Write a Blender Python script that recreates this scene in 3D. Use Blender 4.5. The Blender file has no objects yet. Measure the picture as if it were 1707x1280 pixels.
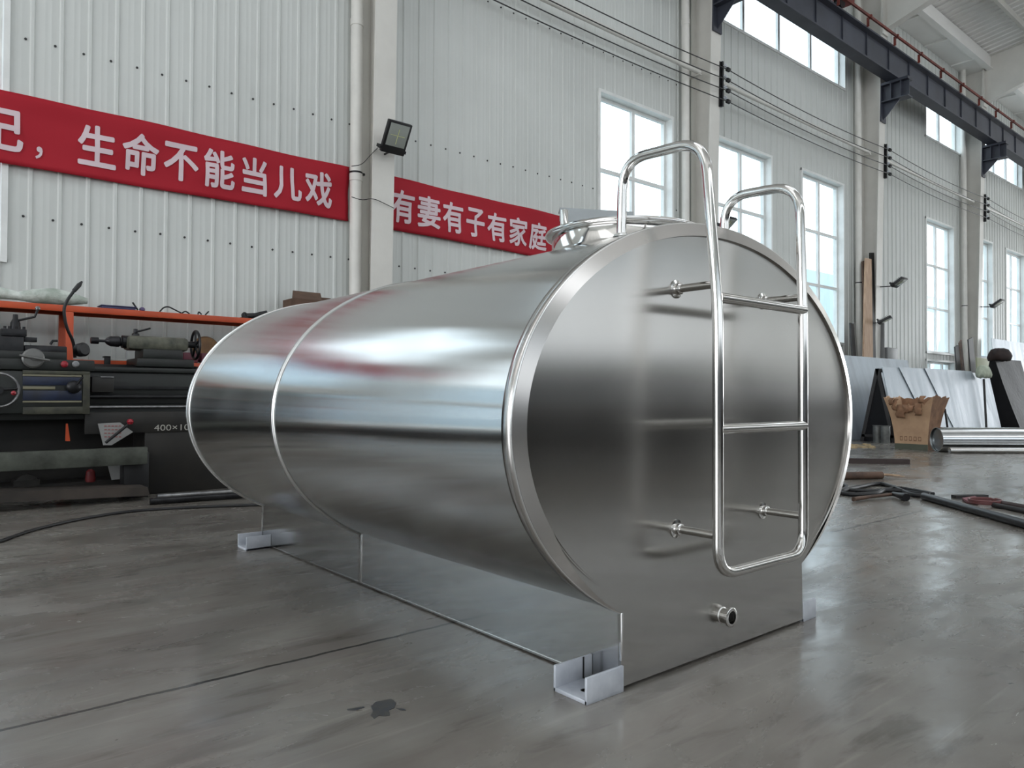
import bpy, bmesh, math, random
from mathutils import Vector, Matrix
random.seed(4)
C = bpy.context.scene.collection
PI = math.pi
S = 0.79                      # the layout below is in units of the camera height; S makes it metres (bays of 6 m)

# ------------------------------------------------------------------ camera
F_PX, PITCH, ROLL, YAW = 1230.16, 0.0160825, 0.00353, 0.6981629
cam_d = bpy.data.cameras.new('camera'); cam = bpy.data.objects.new('camera', cam_d); C.objects.link(cam)
cam_d.sensor_fit = 'HORIZONTAL'; cam_d.sensor_width = 36; cam_d.lens = F_PX / 1707 * 36
cam_d.clip_start = 0.02; cam_d.clip_end = 400
Fh = Vector((math.sin(YAW), math.cos(YAW), 0)); Rt = Vector((math.cos(YAW), -math.sin(YAW), 0)); Up = Vector((0, 0, 1))
Fw = Fh * math.cos(PITCH) + Up * math.sin(PITCH); U2 = Up * math.cos(PITCH) - Fh * math.sin(PITCH)
cX = Rt * math.cos(ROLL) + U2 * math.sin(ROLL); cY = U2 * math.cos(ROLL) - Rt * math.sin(ROLL)
M = Matrix((cX, cY, -Fw)).transposed().to_4x4(); M.translation = Vector((0, 0, S))
cam.matrix_world = M
bpy.context.scene.camera = cam

# ------------------------------------------------------------------ world, exposure
sc = bpy.context.scene
sc.view_settings.view_transform = 'Standard'; sc.view_settings.look = 'None'
sc.view_settings.gamma = 1; sc.view_settings.use_curve_mapping = False
sc.view_settings.exposure = 0.0
w = bpy.data.worlds.new('overcast_sky'); sc.world = w; w.use_nodes = True
nt = w.node_tree; bg = nt.nodes['Background']
tc = nt.nodes.new('ShaderNodeTexCoord'); sep = nt.nodes.new('ShaderNodeSeparateXYZ'); rmp = nt.nodes.new('ShaderNodeValToRGB')
nt.links.new(tc.outputs['Generated'], sep.inputs[0]); nt.links.new(sep.outputs[2], rmp.inputs[0]); nt.links.new(rmp.outputs[0], bg.inputs[0])
rmp.color_ramp.elements[0].position = 0.0; rmp.color_ramp.elements[0].color = (0.90, 0.95, 1, 1)
rmp.color_ramp.elements[1].position = 0.7; rmp.color_ramp.elements[1].color = (0.80, 0.89, 1, 1)
bg.inputs[1].default_value = 3.2
cy = sc.cycles
cy.max_bounces = 10; cy.diffuse_bounces = 5; cy.glossy_bounces = 5; cy.transparent_max_bounces = 12; cy.transmission_bounces = 4
cy.caustics_reflective = False; cy.caustics_refractive = False; cy.sample_clamp_indirect = 4

def area_light(name, loc, size, energy, aim, color=(1, 1, 1)):
    d = bpy.data.lights.new(name, 'AREA'); d.shape = 'RECTANGLE'; d.size, d.size_y = size[0] * S, size[1] * S
    d.energy = energy; d.color = color
    o = bpy.data.objects.new(name, d); C.objects.link(o); o.location = Vector(loc) * S
    o.rotation_euler = Vector(aim).to_track_quat('-Z', 'Y').to_euler()
    return o
# area lamps added at unseen openings: rear window bands, roof, both end gates
area_light('daylight_window_band', (6, -13.8, 4.35), (36, 4.2), 260, (0, 1, 0.3), (0.97, 0.98, 1))
area_light('added_clerestory_light', (18, -13.8, 10.0), (74, 1.7), 720, (0, 1, 0.3), (0.97, 0.98, 1))  # lamp added to brighten the ceiling and upper wall
area_light('added_rooflight', (18, 0.6, 12.9), (76, 5), 600, (0, 0, -1), (0.98, 0.99, 1))  # overhead fill lamp, added; no roof light is in view
area_light('added_gate_light', (-19.4, -1, 4.5), (16, 7), 1000, (1, 0, 0.8), (0.98, 0.98, 1))  # fill lamp added for the left-facing column sides; its gate is unseen
area_light('added_gate_light', (58, -1, 4.4), (22, 8.4), 2300, (-1, 0, 0.8), (0.95, 0.98, 1))

# ------------------------------------------------------------------ helpers
def lin(c):
    c /= 255.0
    return c / 12.92 if c <= 0.04045 else ((c + 0.055) / 1.055) ** 2.4
def col(r, g, b): return (lin(r), lin(g), lin(b), 1)
MATS = {}
def mat(name, c, rough=0.6, metal=0.0, c2=None, scale=3.0, amount=None, bump=0.0, bscale=20.0, rough2=None, stretch=None, aniso=0.0, spec=None):
    if name in MATS: return MATS[name]
    m = bpy.data.materials.new(name); m.use_nodes = True; n = m.node_tree; b = n.nodes['Principled BSDF']
    b.inputs['Base Color'].default_value = c; b.inputs['Roughness'].default_value = rough; b.inputs['Metallic'].default_value = metal
    if spec is not None: b.inputs['Specular IOR Level'].default_value = spec
    if aniso: b.inputs['Anisotropic'].default_value = aniso
    t = n.nodes.new('ShaderNodeTexCoord'); mp = n.nodes.new('ShaderNodeMapping'); n.links.new(t.outputs['Object'], mp.inputs[0])
    if stretch: mp.inputs['Scale'].default_value = stretch
    ns = n.nodes.new('ShaderNodeTexNoise'); ns.inputs['Scale'].default_value = scale; ns.inputs['Detail'].default_value = 6; ns.inputs['Roughness'].default_value = 0.6
    n.links.new(mp.outputs[0], ns.inputs['Vector'])
    if c2 is None: c2 = tuple(min(1, x * 0.88) for x in c[:3]) + (1,)
    cr = n.nodes.new('ShaderNodeValToRGB'); cr.color_ramp.elements[0].position = 0.35; cr.color_ramp.elements[1].position = 0.65
    cr.color_ramp.elements[0].color = c2; cr.color_ramp.elements[1].color = c
    n.links.new(ns.outputs[0], cr.inputs[0]); n.links.new(cr.outputs[0], b.inputs['Base Color'])
    if rough2 is not None:
        r = n.nodes.new('ShaderNodeMapRange'); r.inputs['From Min'].default_value = 0.35; r.inputs['From Max'].default_value = 0.65
        r.inputs['To Min'].default_value = rough; r.inputs['To Max'].default_value = rough2
        n.links.new(ns.outputs[0], r.inputs[0]); n.links.new(r.outputs[0], b.inputs['Roughness'])
    if bump:
        n2 = n.nodes.new('ShaderNodeTexNoise'); n2.inputs['Scale'].default_value = bscale; n2.inputs['Detail'].default_value = 4
        n.links.new(mp.outputs[0], n2.inputs['Vector'])
        bp = n.nodes.new('ShaderNodeBump'); bp.inputs['Strength'].default_value = bump; bp.inputs['Distance'].default_value = 0.02
        n.links.new(n2.outputs[0], bp.inputs['Height']); n.links.new(bp.outputs[0], b.inputs['Normal'])
    MATS[name] = m
    return m

class MB:
    """collects shapes, then links them as ONE mesh object"""
    def __init__(s): s.bm = bmesh.new(); s.mi = 0
    def _new(s, vs, fs):
        v = [s.bm.verts.new(p) for p in vs]; out = []
        for f in fs:
            try: q = s.bm.faces.new([v[i] for i in f]); q.material_index = s.mi; out.append(q)
            except ValueError: pass
        return v, out
    def box(s, x0, x1, y0, y1, z0, z1, bev=0, R=None, o=None):
        t = bmesh.new(); bmesh.ops.create_cube(t, size=1)
        c = Vector(((x0+x1)/2, (y0+y1)/2, (z0+z1)/2)); d = Vector((abs(x1-x0), abs(y1-y0), abs(z1-z0)))
        for v in t.verts: v.co = Vector((v.co.x*d.x, v.co.y*d.y, v.co.z*d.z))
        if bev: bmesh.ops.bevel(t, geom=t.edges[:], offset=min(bev, min(d)*0.45), segments=2, affect='EDGES', profile=0.5)
        for v in t.verts:
            p = v.co + c
            if R is not None: p = R @ (p - Vector(o)) + Vector(o)
            v.co = p
        s.merge(t); return s
    def merge(s, t):
        t.verts.index_update(); v = [s.bm.verts.new(q.co) for q in t.verts]
        for f in t.faces:
            try: n = s.bm.faces.new([v[q.index] for q in f.verts]); n.material_index = s.mi
            except ValueError: pass
        t.free()
    def prism(s, pts, d):
        """pts: 3-D polygon, d: extrusion vector"""
        n = len(pts); d = Vector(d); a = [Vector(p) for p in pts]
        s._new(a + [p + d for p in a], [tuple(range(n-1, -1, -1)), tuple(range(n, 2*n))] + [(i, (i+1) % n, n+(i+1) % n, n+i) for i in range(n)]); return s
    def quad(s, *p): s._new([Vector(q) for q in p], [tuple(range(len(p)))]); return s
    def tube(s, pts, r, seg=10, cap=True, closed=False):
        P = [Vector(p) for p in pts]; n = len(P); rr = r if isinstance(r, (list, tuple)) else [r]*n
        up = None; rings = []
        for i, p in enumerate(P):
            if closed: t = (P[(i+1) % n] - P[i-1])
            else: t = (P[min(i+1, n-1)] - P[max(i-1, 0)])
            t.normalize()
            if up is None: up = t.orthogonal().normalized()
            up = (up - t * up.dot(t))
            if up.length < 1e-6: up = t.orthogonal()
            up.normalize(); sd = t.cross(up)
            rings.append([s.bm.verts.new(p + (up*math.cos(a) + sd*math.sin(a))*rr[i]) for a in [2*PI*k/seg for k in range(seg)]])
        for i in range(n if closed else n-1):
            A, B = rings[i], rings[(i+1) % n]
            for k in range(seg):
                try: q = s.bm.faces.new((A[k], A[(k+1) % seg], B[(k+1) % seg], B[k])); q.material_index = s.mi
                except ValueError: pass
        if cap and not closed:
            s.bm.faces.new(rings[0][::-1]).material_index = s.mi; s.bm.faces.new(rings[-1]).material_index = s.mi
        return s
    def rev(s, o, ax, prof, seg=32, cap=True):
        """surface of revolution about ax through o, prof = [(radius, height)]"""
        o = Vector(o); ax = Vector(ax).normalized(); u = ax.orthogonal().normalized(); v = ax.cross(u); rings = []
        for r, h in prof:
            rings.append([s.bm.verts.new(o + ax*h + (u*math.cos(a) + v*math.sin(a))*max(r, 1e-5)) for a in [2*PI*k/seg for k in range(seg)]])
        for A, B in zip(rings, rings[1:]):
            for k in range(seg): s.bm.faces.new((A[k], A[(k+1) % seg], B[(k+1) % seg], B[k])).material_index = s.mi
        if cap and prof[0][0] > 1e-4: s.bm.faces.new(rings[0][::-1]).material_index = s.mi
        if cap and prof[-1][0] > 1e-4: s.bm.faces.new(rings[-1]).material_index = s.mi
        return s
    def cyl(s, a, b, r, seg=20, r2=None):
        a = Vector(a); b = Vector(b); return s.rev(a, b-a, [(r, 0), (r if r2 is None else r2, (b-a).length)], seg)
    def build(s, name, m, parent=None, angle=32, fix=True, **kw):
        if fix: bmesh.ops.recalc_face_normals(s.bm, faces=s.bm.faces[:])
        me = bpy.data.meshes.new(name); s.bm.to_mesh(me); s.bm.free()
        for q in (m if isinstance(m, (list, tuple)) else [m]): me.materials.append(q)
        for p in me.polygons: p.use_smooth = True
        me.set_sharp_from_angle(angle=math.radians(angle))
        o = bpy.data.objects.new(name, me); C.objects.link(o)
        if parent is not None:
            org = Vector((0, 0, 0)); q = parent
            while q is not None: org += q.location; q = q.parent
            me.transform(Matrix.Translation(-org)); o.parent = parent
        else:
            co = [v.co for v in me.vertices]
            b = Vector(((min(c.x for c in co)+max(c.x for c in co))/2, (min(c.y for c in co)+max(c.y for c in co))/2, min(c.z for c in co)))
            if kw.get('kind') != 'structure': me.transform(Matrix.Translation(-b)); o.location = b
        for k, v in kw.items(): o[{'cat': 'category'}.get(k, k)] = v
        return o
def thing(name, label, cat, loc=(0, 0, 0), group=None, kind=None):
    o = bpy.data.objects.new(name, None); C.objects.link(o); o.location = loc; o.empty_display_size = 0.1
    if kind: o['kind'] = kind
    else: o['label'] = label; o['category'] = cat
    if group: o['group'] = group
    return o
def copy_tree(o, parent=None):
    c = o.copy(); C.objects.link(c); c.parent = parent
    for ch in [k for k in bpy.data.objects if k.parent == o]: copy_tree(ch, c)
    return c
def glyphs(text, bold=0.0):
    """a word as flat polygons in a unit box (list of (x, y) faces), with real outlines"""
    cu = bpy.data.curves.new('lettering_outline', 'FONT'); cu.body = text; cu.offset = bold; cu.resolution_u = 3
    ob = bpy.data.objects.new('lettering_outline', cu); C.objects.link(ob)
    bpy.context.view_layer.update()
    me = bpy.data.meshes.new_from_object(ob.evaluated_get(bpy.context.evaluated_depsgraph_get()))
    bpy.data.objects.remove(ob); bpy.data.curves.remove(cu)
    vs = [(v.co.x, v.co.y) for v in me.vertices]; fs = [tuple(p.vertices) for p in me.polygons]
    bpy.data.meshes.remove(me)
    x0 = min(v[0] for v in vs); x1 = max(v[0] for v in vs); y0 = min(v[1] for v in vs); y1 = max(v[1] for v in vs)
    return [((x-x0)/(x1-x0), (y-y0)/(y1-y0)) for x, y in vs], fs
def letter_mb(text, fn, bold=0.0):
    vs, fs = glyphs(text, 0.0); mb = MB(); d = bold
    offs = [(0, 0)] + ([(d, 0), (-d, 0), (0, d), (0, -d), (d*.7, d*.7), (-d*.7, d*.7), (d*.7, -d*.7), (-d*.7, -d*.7)] if d else [])
    for ox, oy in offs: mb._new([((u+ox+d)/(1+2*d), (v+oy+d)/(1+2*d), 0) for u, v in vs], fs)
    bmesh.ops.triangulate(mb.bm, faces=mb.bm.faces[:])
    for _ in range(2): bmesh.ops.subdivide_edges(mb.bm, edges=[e for e in mb.bm.edges if e.calc_length() > 0.15], cuts=1)
    bmesh.ops.triangulate(mb.bm, faces=mb.bm.faces[:])
    for v in mb.bm.verts: v.co = fn(v.co.x, v.co.y)
    return mb
def fillet(pts, r, n=8):
    """round the corners of a polyline"""
    out = [Vector(pts[0])]
    for i in range(1, len(pts)-1):
        p = Vector(pts[i]); a = (Vector(pts[i-1])-p); b = (Vector(pts[i+1])-p)
        rr = r[i-1] if isinstance(r, (list, tuple)) else r
        d = min(rr, a.length*0.5, b.length*0.5); a = p + a.normalized()*d; b = p + b.normalized()*d
        for k in range(n+1):
            t = k/n; out.append(a*(1-t)**2 + p*2*t*(1-t) + b*t*t)
    out.append(Vector(pts[-1])); return out
def rz(a): return Matrix.Rotation(a, 3, 'Z')
def ry(a): return Matrix.Rotation(a, 3, 'Y')
def rx(a): return Matrix.Rotation(a, 3, 'X')

# ------------------------------------------------------------------ materials
M_wall = mat('painted_cladding', col(206, 209, 206), 0.5, c2=col(198, 201, 198), scale=0.6)
M_col = mat('painted_steel_white', col(216, 214, 208), 0.45, c2=col(206, 204, 198), scale=1.5)
M_pipe = mat('white_plastic_pipe', col(222, 220, 214), 0.4)
M_frame = mat('white_window_profile', col(232, 234, 232), 0.35)
M_roof = mat('ceiling_sheet', col(242, 241, 239), 0.6, c2=col(236, 235, 232), scale=1.0)
M_girder = mat('dark_blue_grey_steel', col(62, 66, 78), 0.5, c2=col(48, 51, 60), scale=1.5)
M_rust = mat('red_oxide_steel', col(122, 52, 40), 0.6, c2=col(88, 40, 34), scale=5)
M_red = mat('red_crane_paint', col(120, 34, 26), 0.5)
M_black = mat('black_plastic', col(22, 22, 24), 0.45)
M_cable = mat('black_cable', col(30, 30, 32), 0.5)
M_stain = mat('polished_tube_steel', (0.66, 0.65, 0.63, 1), 0.09, 1.0, c2=(0.60, 0.59, 0.57, 1), scale=6)
M_zinc = mat('galvanised_steel', col(205, 209, 216), 0.45, 0.35, c2=col(184, 189, 198), scale=14, rough2=0.6)
M_lathe = mat('lathe_dark_green', col(26, 31, 28), 0.45, c2=col(16, 17, 16), scale=6)
M_lathe2 = mat('lathe_brown_grease', col(34, 31, 27), 0.5, c2=col(20, 19, 17), scale=5)
M_olive = mat('lathe_olive_paint', col(72, 72, 58), 0.5, c2=col(40, 40, 34), scale=9)
M_iron = mat('oily_machined_steel', col(44, 44, 46), 0.38, 0.5, c2=col(26, 26, 28), scale=12)
M_bright = mat('bright_machined_steel', col(150, 150, 150), 0.3, 0.9, c2=col(110, 110, 112), scale=15)
M_orange = mat('orange_rack_paint', col(198, 80, 38), 0.45, c2=col(176, 68, 32), scale=3)
M_card = mat('cardboard', col(196, 162, 130), 0.8, c2=col(178, 145, 116), scale=5)
M_card2 = mat('brown_cardboard', col(104, 80, 66), 0.85, c2=col(84, 64, 52), scale=6)
M_wood = mat('pale_plank_wood', col(196, 168, 142), 0.7, c2=col(170, 140, 116), scale=4, stretch=(8, 8, 0.6))
M_wood2 = mat('brown_wood', col(104, 80, 66), 0.7, c2=col(70, 54, 46), scale=8)
M_dark = mat('dark_board', col(52, 50, 50), 0.6, c2=col(36, 35, 35), scale=4)
M_sheet = mat('stainless_sheet', (0.40, 0.42, 0.43, 1), 0.36, 1.0, c2=(0.235, 0.25, 0.255, 1), scale=1.2, rough2=0.3, bump=0.25, bscale=1.5)
M_film = mat('sheet_with_film', col(168, 178, 186), 0.42, 0.25, c2=col(138, 147, 156), scale=1.3, stretch=(3, 1, .5), rough2=0.55, bump=0.2, bscale=1.5)
M_tarp = mat('black_sheeting', col(17, 18, 22), 0.6, c2=col(12, 12, 15), scale=3, bump=0.4, bscale=7, spec=0.25)

def glass_mat(name, tint, refl):
    m = bpy.data.materials.new(name); m.use_nodes = True; n = m.node_tree; n.nodes.clear()
    o = n.nodes.new('ShaderNodeOutputMaterial'); t = n.nodes.new('ShaderNodeBsdfTransparent'); g = n.nodes.new('ShaderNodeBsdfGlossy'); x = n.nodes.new('ShaderNodeMixShader')
    t.inputs[0].default_value = tint; g.inputs['Roughness'].default_value = 0.02; x.inputs[0].default_value = refl
    n.links.new(t.outputs[0], x.inputs[1]); n.links.new(g.outputs[0], x.inputs[2]); n.links.new(x.outputs[0], o.inputs[0]); return m
M_glass = glass_mat('window_glass', (0.93, 0.97, 0.97, 1), 0.06)

def steel_mat(name, base, rough, aniso, axis, bump=0.12, bsc=(1, 1, 1), streak=(3, 3, 3), r2=0.03, rot=0.25):
    """brushed stainless steel: faint streaks along the rolling direction, gentle unevenness"""
    m = bpy.data.materials.new(name); m.use_nodes = True; n = m.node_tree; b = n.nodes['Principled BSDF']
    b.inputs['Metallic'].default_value = 1; b.inputs['Anisotropic'].default_value = aniso; b.inputs['Anisotropic Rotation'].default_value = rot
    tg = n.nodes.new('ShaderNodeTangent'); tg.direction_type = 'RADIAL'; tg.axis = axis
    n.links.new(tg.outputs[0], b.inputs['Tangent'])
    t = n.nodes.new('ShaderNodeTexCoord'); mp = n.nodes.new('ShaderNodeMapping'); mp.inputs['Scale'].default_value = streak
    n.links.new(t.outputs['Object'], mp.inputs[0])
    ns = n.nodes.new('ShaderNodeTexNoise'); ns.inputs['Scale'].default_value = 1.5; ns.inputs['Detail'].default_value = 5; n.links.new(mp.outputs[0], ns.inputs['Vector'])
    cr = n.nodes.new('ShaderNodeMapRange'); cr.inputs['From Min'].default_value = 0.3; cr.inputs['From Max'].default_value = 0.7
    cr.inputs['To Min'].default_value = rough - r2/2; cr.inputs['To Max'].default_value = rough + r2/2
    n.links.new(ns.outputs[0], cr.inputs[0]); n.links.new(cr.outputs[0], b.inputs['Roughness'])
    c = n.nodes.new('ShaderNodeMix'); c.data_type = 'RGBA'; c.inputs[6].default_value = base; c.inputs[7].default_value = tuple(x*0.97 for x in base[:3]) + (1,)
    n.links.new(ns.outputs[0], c.inputs[0]); n.links.new(c.outputs[2], b.inputs['Base Color'])
    if bump:
        mp2 = n.nodes.new('ShaderNodeMapping'); mp2.inputs['Scale'].default_value = bsc; n.links.new(t.outputs['Object'], mp2.inputs[0])
        n2 = n.nodes.new('ShaderNodeTexNoise'); n2.inputs['Scale'].default_value = 1.6; n2.inputs['Detail'].default_value = 1.0; n.links.new(mp2.outputs[0], n2.inputs['Vector'])
        bp = n.nodes.new('ShaderNodeBump'); bp.inputs['Strength'].default_value = bump; bp.inputs['Distance'].default_value = 0.03
        n.links.new(n2.outputs[0], bp.inputs['Height']); n.links.new(bp.outputs[0], b.inputs['Normal'])
    return m
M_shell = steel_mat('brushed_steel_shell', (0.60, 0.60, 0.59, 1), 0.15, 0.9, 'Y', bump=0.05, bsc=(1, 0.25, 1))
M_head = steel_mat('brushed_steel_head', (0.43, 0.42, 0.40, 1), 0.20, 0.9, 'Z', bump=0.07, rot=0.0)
M_rim = steel_mat('polished_weld_band', (0.56, 0.54, 0.52, 1), 0.20, 0.0, 'Y', bump=0, streak=(1, 1, 1), r2=0.01)
M_weld = steel_mat('ground_weld', (0.74, 0.74, 0.72, 1), 0.33, 0.0, 'Y', bump=0.0)
M_edge = steel_mat('bright_sheet_edge', (0.85, 0.85, 0.84, 1), 0.22, 0.0, 'Y', bump=0)

# ------------------------------------------------------------------ floor
def floor_mat():
    m = bpy.data.materials.new('polished_concrete'); m.use_nodes = True; n = m.node_tree; b = n.nodes['Principled BSDF']; L = n.links.new
    t = n.nodes.new('ShaderNodeTexCoord')
    def noise(sc_, det, st=(1, 1, 1), rot=0, dist=0):
        mp = n.nodes.new('ShaderNodeMapping'); mp.inputs['Scale'].default_value = st; mp.inputs['Rotation'].default_value = (0, 0, rot)
        L(t.outputs['Object'], mp.inputs[0]); q = n.nodes.new('ShaderNodeTexNoise'); q.inputs['Scale'].default_value = sc_; q.inputs['Detail'].default_value = det
        q.inputs['Roughness'].default_value = 0.62; q.inputs['Distortion'].default_value = dist; L(mp.outputs[0], q.inputs['Vector']); return q
    def ramp(src, p0, c0, p1, c1):
        r = n.nodes.new('ShaderNodeValToRGB'); e = r.color_ramp.elements; e[0].position = p0; e[0].color = c0; e[1].position = p1; e[1].color = c1; L(src, r.inputs[0]); return r
    def mult(a, b_, f=1.0):
        x = n.nodes.new('ShaderNodeMix'); x.data_type = 'RGBA'; x.blend_type = 'MULTIPLY'; x.inputs[0].default_value = f; L(a, x.inputs[6]); L(b_, x.inputs[7]); return x.outputs[2]
    big = ramp(noise(0.55, 5, (1, 1.6, 1), 0.5, 0.6).outputs[0], 0.3, col(100, 97, 92), 0.7, col(142, 138, 131))
    mid = ramp(noise(2.2, 8, (0.6, 1.5, 1), 0.4, 0.25).outputs[0], 0.38, (0.78, 0.74, 0.73, 1), 0.62, (1, 1, 1, 1))
    fine = ramp(noise(5, 14, (0.55, 2.2, 1), 0.9, 0.5).outputs[0], 0.33, (0.52, 0.51, 0.50, 1), 0.46, (1, 1, 1, 1))
    scr = ramp(noise(5, 12, (0.25, 6, 1), -0.5, 0.3).outputs[0], 0.56, (1, 1, 1, 1), 0.72, (1.28, 1.28, 1.28, 1))
    spot = ramp(noise(14, 3, (1, 1, 1), 0, 0).outputs[0], 0.24, (0.45, 0.43, 0.40, 1), 0.29, (1, 1, 1, 1))
    c = mult(mult(mult(mult(big.outputs[0], mid.outputs[0]), fine.outputs[0], 0.7), scr.outputs[0]), spot.outputs[0])
    # saw-cut joints every few metres along the hall, slightly ragged
    sp = n.nodes.new('ShaderNodeSeparateXYZ'); L(t.outputs['Object'], sp.inputs[0])
    wob = noise(9, 3); wm = n.nodes.new('ShaderNodeMath'); wm.operation = 'MULTIPLY_ADD'; wm.inputs[1].default_value = 0.022; L(wob.outputs[0], wm.inputs[0]); L(sp.outputs[1], wm.inputs[2])
    def line(src, at, per, wd):
        a = n.nodes.new('ShaderNodeMath'); a.operation = 'SUBTRACT'; L(src, a.inputs[0]); a.inputs[1].default_value = at - per/2
        q = n.nodes.new('ShaderNodeMath'); q.operation = 'FLOORED_MODULO'; L(a.outputs[0], q.inputs[0]); q.inputs[1].default_value = per
        d = n.nodes.new('ShaderNodeMath'); d.operation = 'SUBTRACT'; L(q.outputs[0], d.inputs[0]); d.inputs[1].default_value = per/2
        e = n.nodes.new('ShaderNodeMath'); e.operation = 'ABSOLUTE'; L(d.outputs[0], e.inputs[0])
        g = n.nodes.new('ShaderNodeMath'); g.operation = 'LESS_THAN'; L(e.outputs[0], g.inputs[0]); g.inputs[1].default_value = wd; return g
    j = line(wm.outputs[0], (2.668)*S + 0.011, 4.74, 0.0075)
    x = n.nodes.new('ShaderNodeMix'); x.data_type = 'RGBA'; L(j.outputs[0], x.inputs[0]); L(c, x.inputs[6]); x.inputs[7].default_value = col(38, 36, 34)
    L(x.outputs[2], b.inputs['Base Color'])
    r = n.nodes.new('ShaderNodeMapRange'); r.inputs['From Min'].default_value = 0.35; r.inputs['From Max'].default_value = 0.65; r.inputs['To Min'].default_value = 0.15; r.inputs['To Max'].default_value = 0.34; b.inputs['Specular IOR Level'].default_value = 0.75
    L(noise(2.6, 7, (0.7, 1.4, 1), 0.3, 0.8).outputs[0], r.inputs[0]); L(r.outputs[0], b.inputs['Roughness'])
    bp = n.nodes.new('ShaderNodeBump'); bp.inputs['Strength'].default_value = 0.12; bp.inputs['Distance'].default_value = 0.01; L(noise(6, 6).outputs[0], bp.inputs['Height']); L(bp.outputs[0], b.inputs['Normal'])
    return m
XA, XB, YB, YW = -20.0, 60.0, -14.0, 9.3
def pix_ray(x, y):
    a, b = (x-853.5)/F_PX, -(y-640)/F_PX
    return cX*a + cY*b + Fw
def at(x, y, Y):
    """the point of the plane Y = const seen at a photo pixel"""
    r = pix_ray(x, y); return r*(Y/r.y) + Vector((0, 0, 1))
def on(x, y, z=0.0):
    """the point of the level z = const seen at a photo pixel"""
    r = pix_ray(x, y); return r*((z-1)/r.z) + Vector((0, 0, 1))
def atx(x, y, X):
    r = pix_ray(x, y); return r*(X/r.x) + Vector((0, 0, 1))
MB().box(XA-1, XB+6, YB-1, YW+0.25, -0.2, 0).build('floor', floor_mat(), kind='structure')
M_ground = mat('outdoor_paving', col(200, 200, 196), 0.8)
MB().box(XA-40, XB+60, YW+0.3, 60, -0.4, -0.1).build('ground_outside', M_ground, kind='structure')
MB().box(XA-40, XB+60, -60, YB-1.05, -0.4, -0.1).build('ground_outside_rear', M_ground, kind='structure')

# ------------------------------------------------------------------ walls with ribbed cladding
def profile(x0, x1, pitch=0.271, ph=0.012, h=0.017):
    """x/offset pairs of the cladding section"""
    out = [(x0, 0.0)]; k = math.floor((x0 - ph)/pitch)
    while True:
        c = ph + k*pitch; k += 1
        if c - 0.03 > x1: break
        for dx, d in ((-0.026, 0), (-0.013, h), (0.013, h), (0.026, 0), (0.100, 0), (0.110, 0.0022), (0.118, 0.0022), (0.128, 0), (0.160, 0), (0.170, 0.0022), (0.178, 0.0022), (0.188, 0)):
            if x0 < c+dx < x1: out.append((c+dx, d))
    out.append((x1, 0.0)); return out
def cladding(mb, x0, x1, z0, z1, Y, sgn=-1, **k):
    pr = profile(x0, x1, **k); vs = []; fs = []
    for x, d in pr: vs += [(x, Y + sgn*d, z0), (x, Y + sgn*d, z1)]
    for i in range(len(pr)-1): fs.append((2*i, 2*i+2, 2*i+3, 2*i+1))
    mb._new(vs, fs)
ZT = 12.0
LOW = [(-1.35, 0.85), (9.87, 11.98), (13.55, 15.68), (17.1, 19.22), (24.65, 26.86), (28.45, 30.55), (32.06, 34.25), (39.9, 42.0), (43.7, 45.8), (-5.2, -3.1), (-10.2, -8.1), (-13.8, -11.7)]
HIGH = [(13.25, 19.33, 4), (24.65, 27.55, 2), (28.6, 34.0, 4), (39.9, 42.9, 2), (-9.5, -3.5, 4), (43.6, 49.0, 4), (-1.5, 3.6, 4)]
DOORWIN = (24.62, 26.86, 0.25, 2.15); ADDED_LOW = [(-3.3, -1.3, 0.3, 2.3), (-5.6, -3.5, 0.3, 2.3)]  # low left windows added out of view to brighten the shell reflection
openings = [(a, b, 2.42, 6.6) for a, b in LOW] + [(a, b, 9.2, 10.95) for a, b, _ in HIGH] + [DOORWIN] + ADDED_LOW
mb = MB()
xs = sorted(set([XA, XB] + [v for o in openings for v in o[:2]]))
for a, b in zip(xs, xs[1:]):
    m_ = (a+b)/2; cuts = sorted([(o[2], o[3]) for o in openings if o[0] < m_ < o[1]]); z = 0.0
    for c0, c1 in cuts + [(ZT+0.4, None)]:
        cladding(mb, a, b, z, c0, YW); z = c1
# fixing screws, three rows, one between each pair of ribs
mb.mi = 1
for zz in (2.885, 4.78, 7.35):
    k = 0
    while True:
        X = -6.0 + 0.271*k - 0.012; k += 1
        if X > 13.2: break
        if any(o[0]-0.05 < X < o[1]+0.05 and o[2] < zz < o[3] for o in openings): continue
        mb.rev((X, YW, zz + random.uniform(-.006, .006)), (0, -1, 0), [(0.014, 0), (0.014, 0.008), (0.004, 0.012)], 6)
mb.build('wall_front', [M_wall, mat('screw_head', col(48, 48, 48), 0.5)], kind='structure', fix=False)

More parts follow.
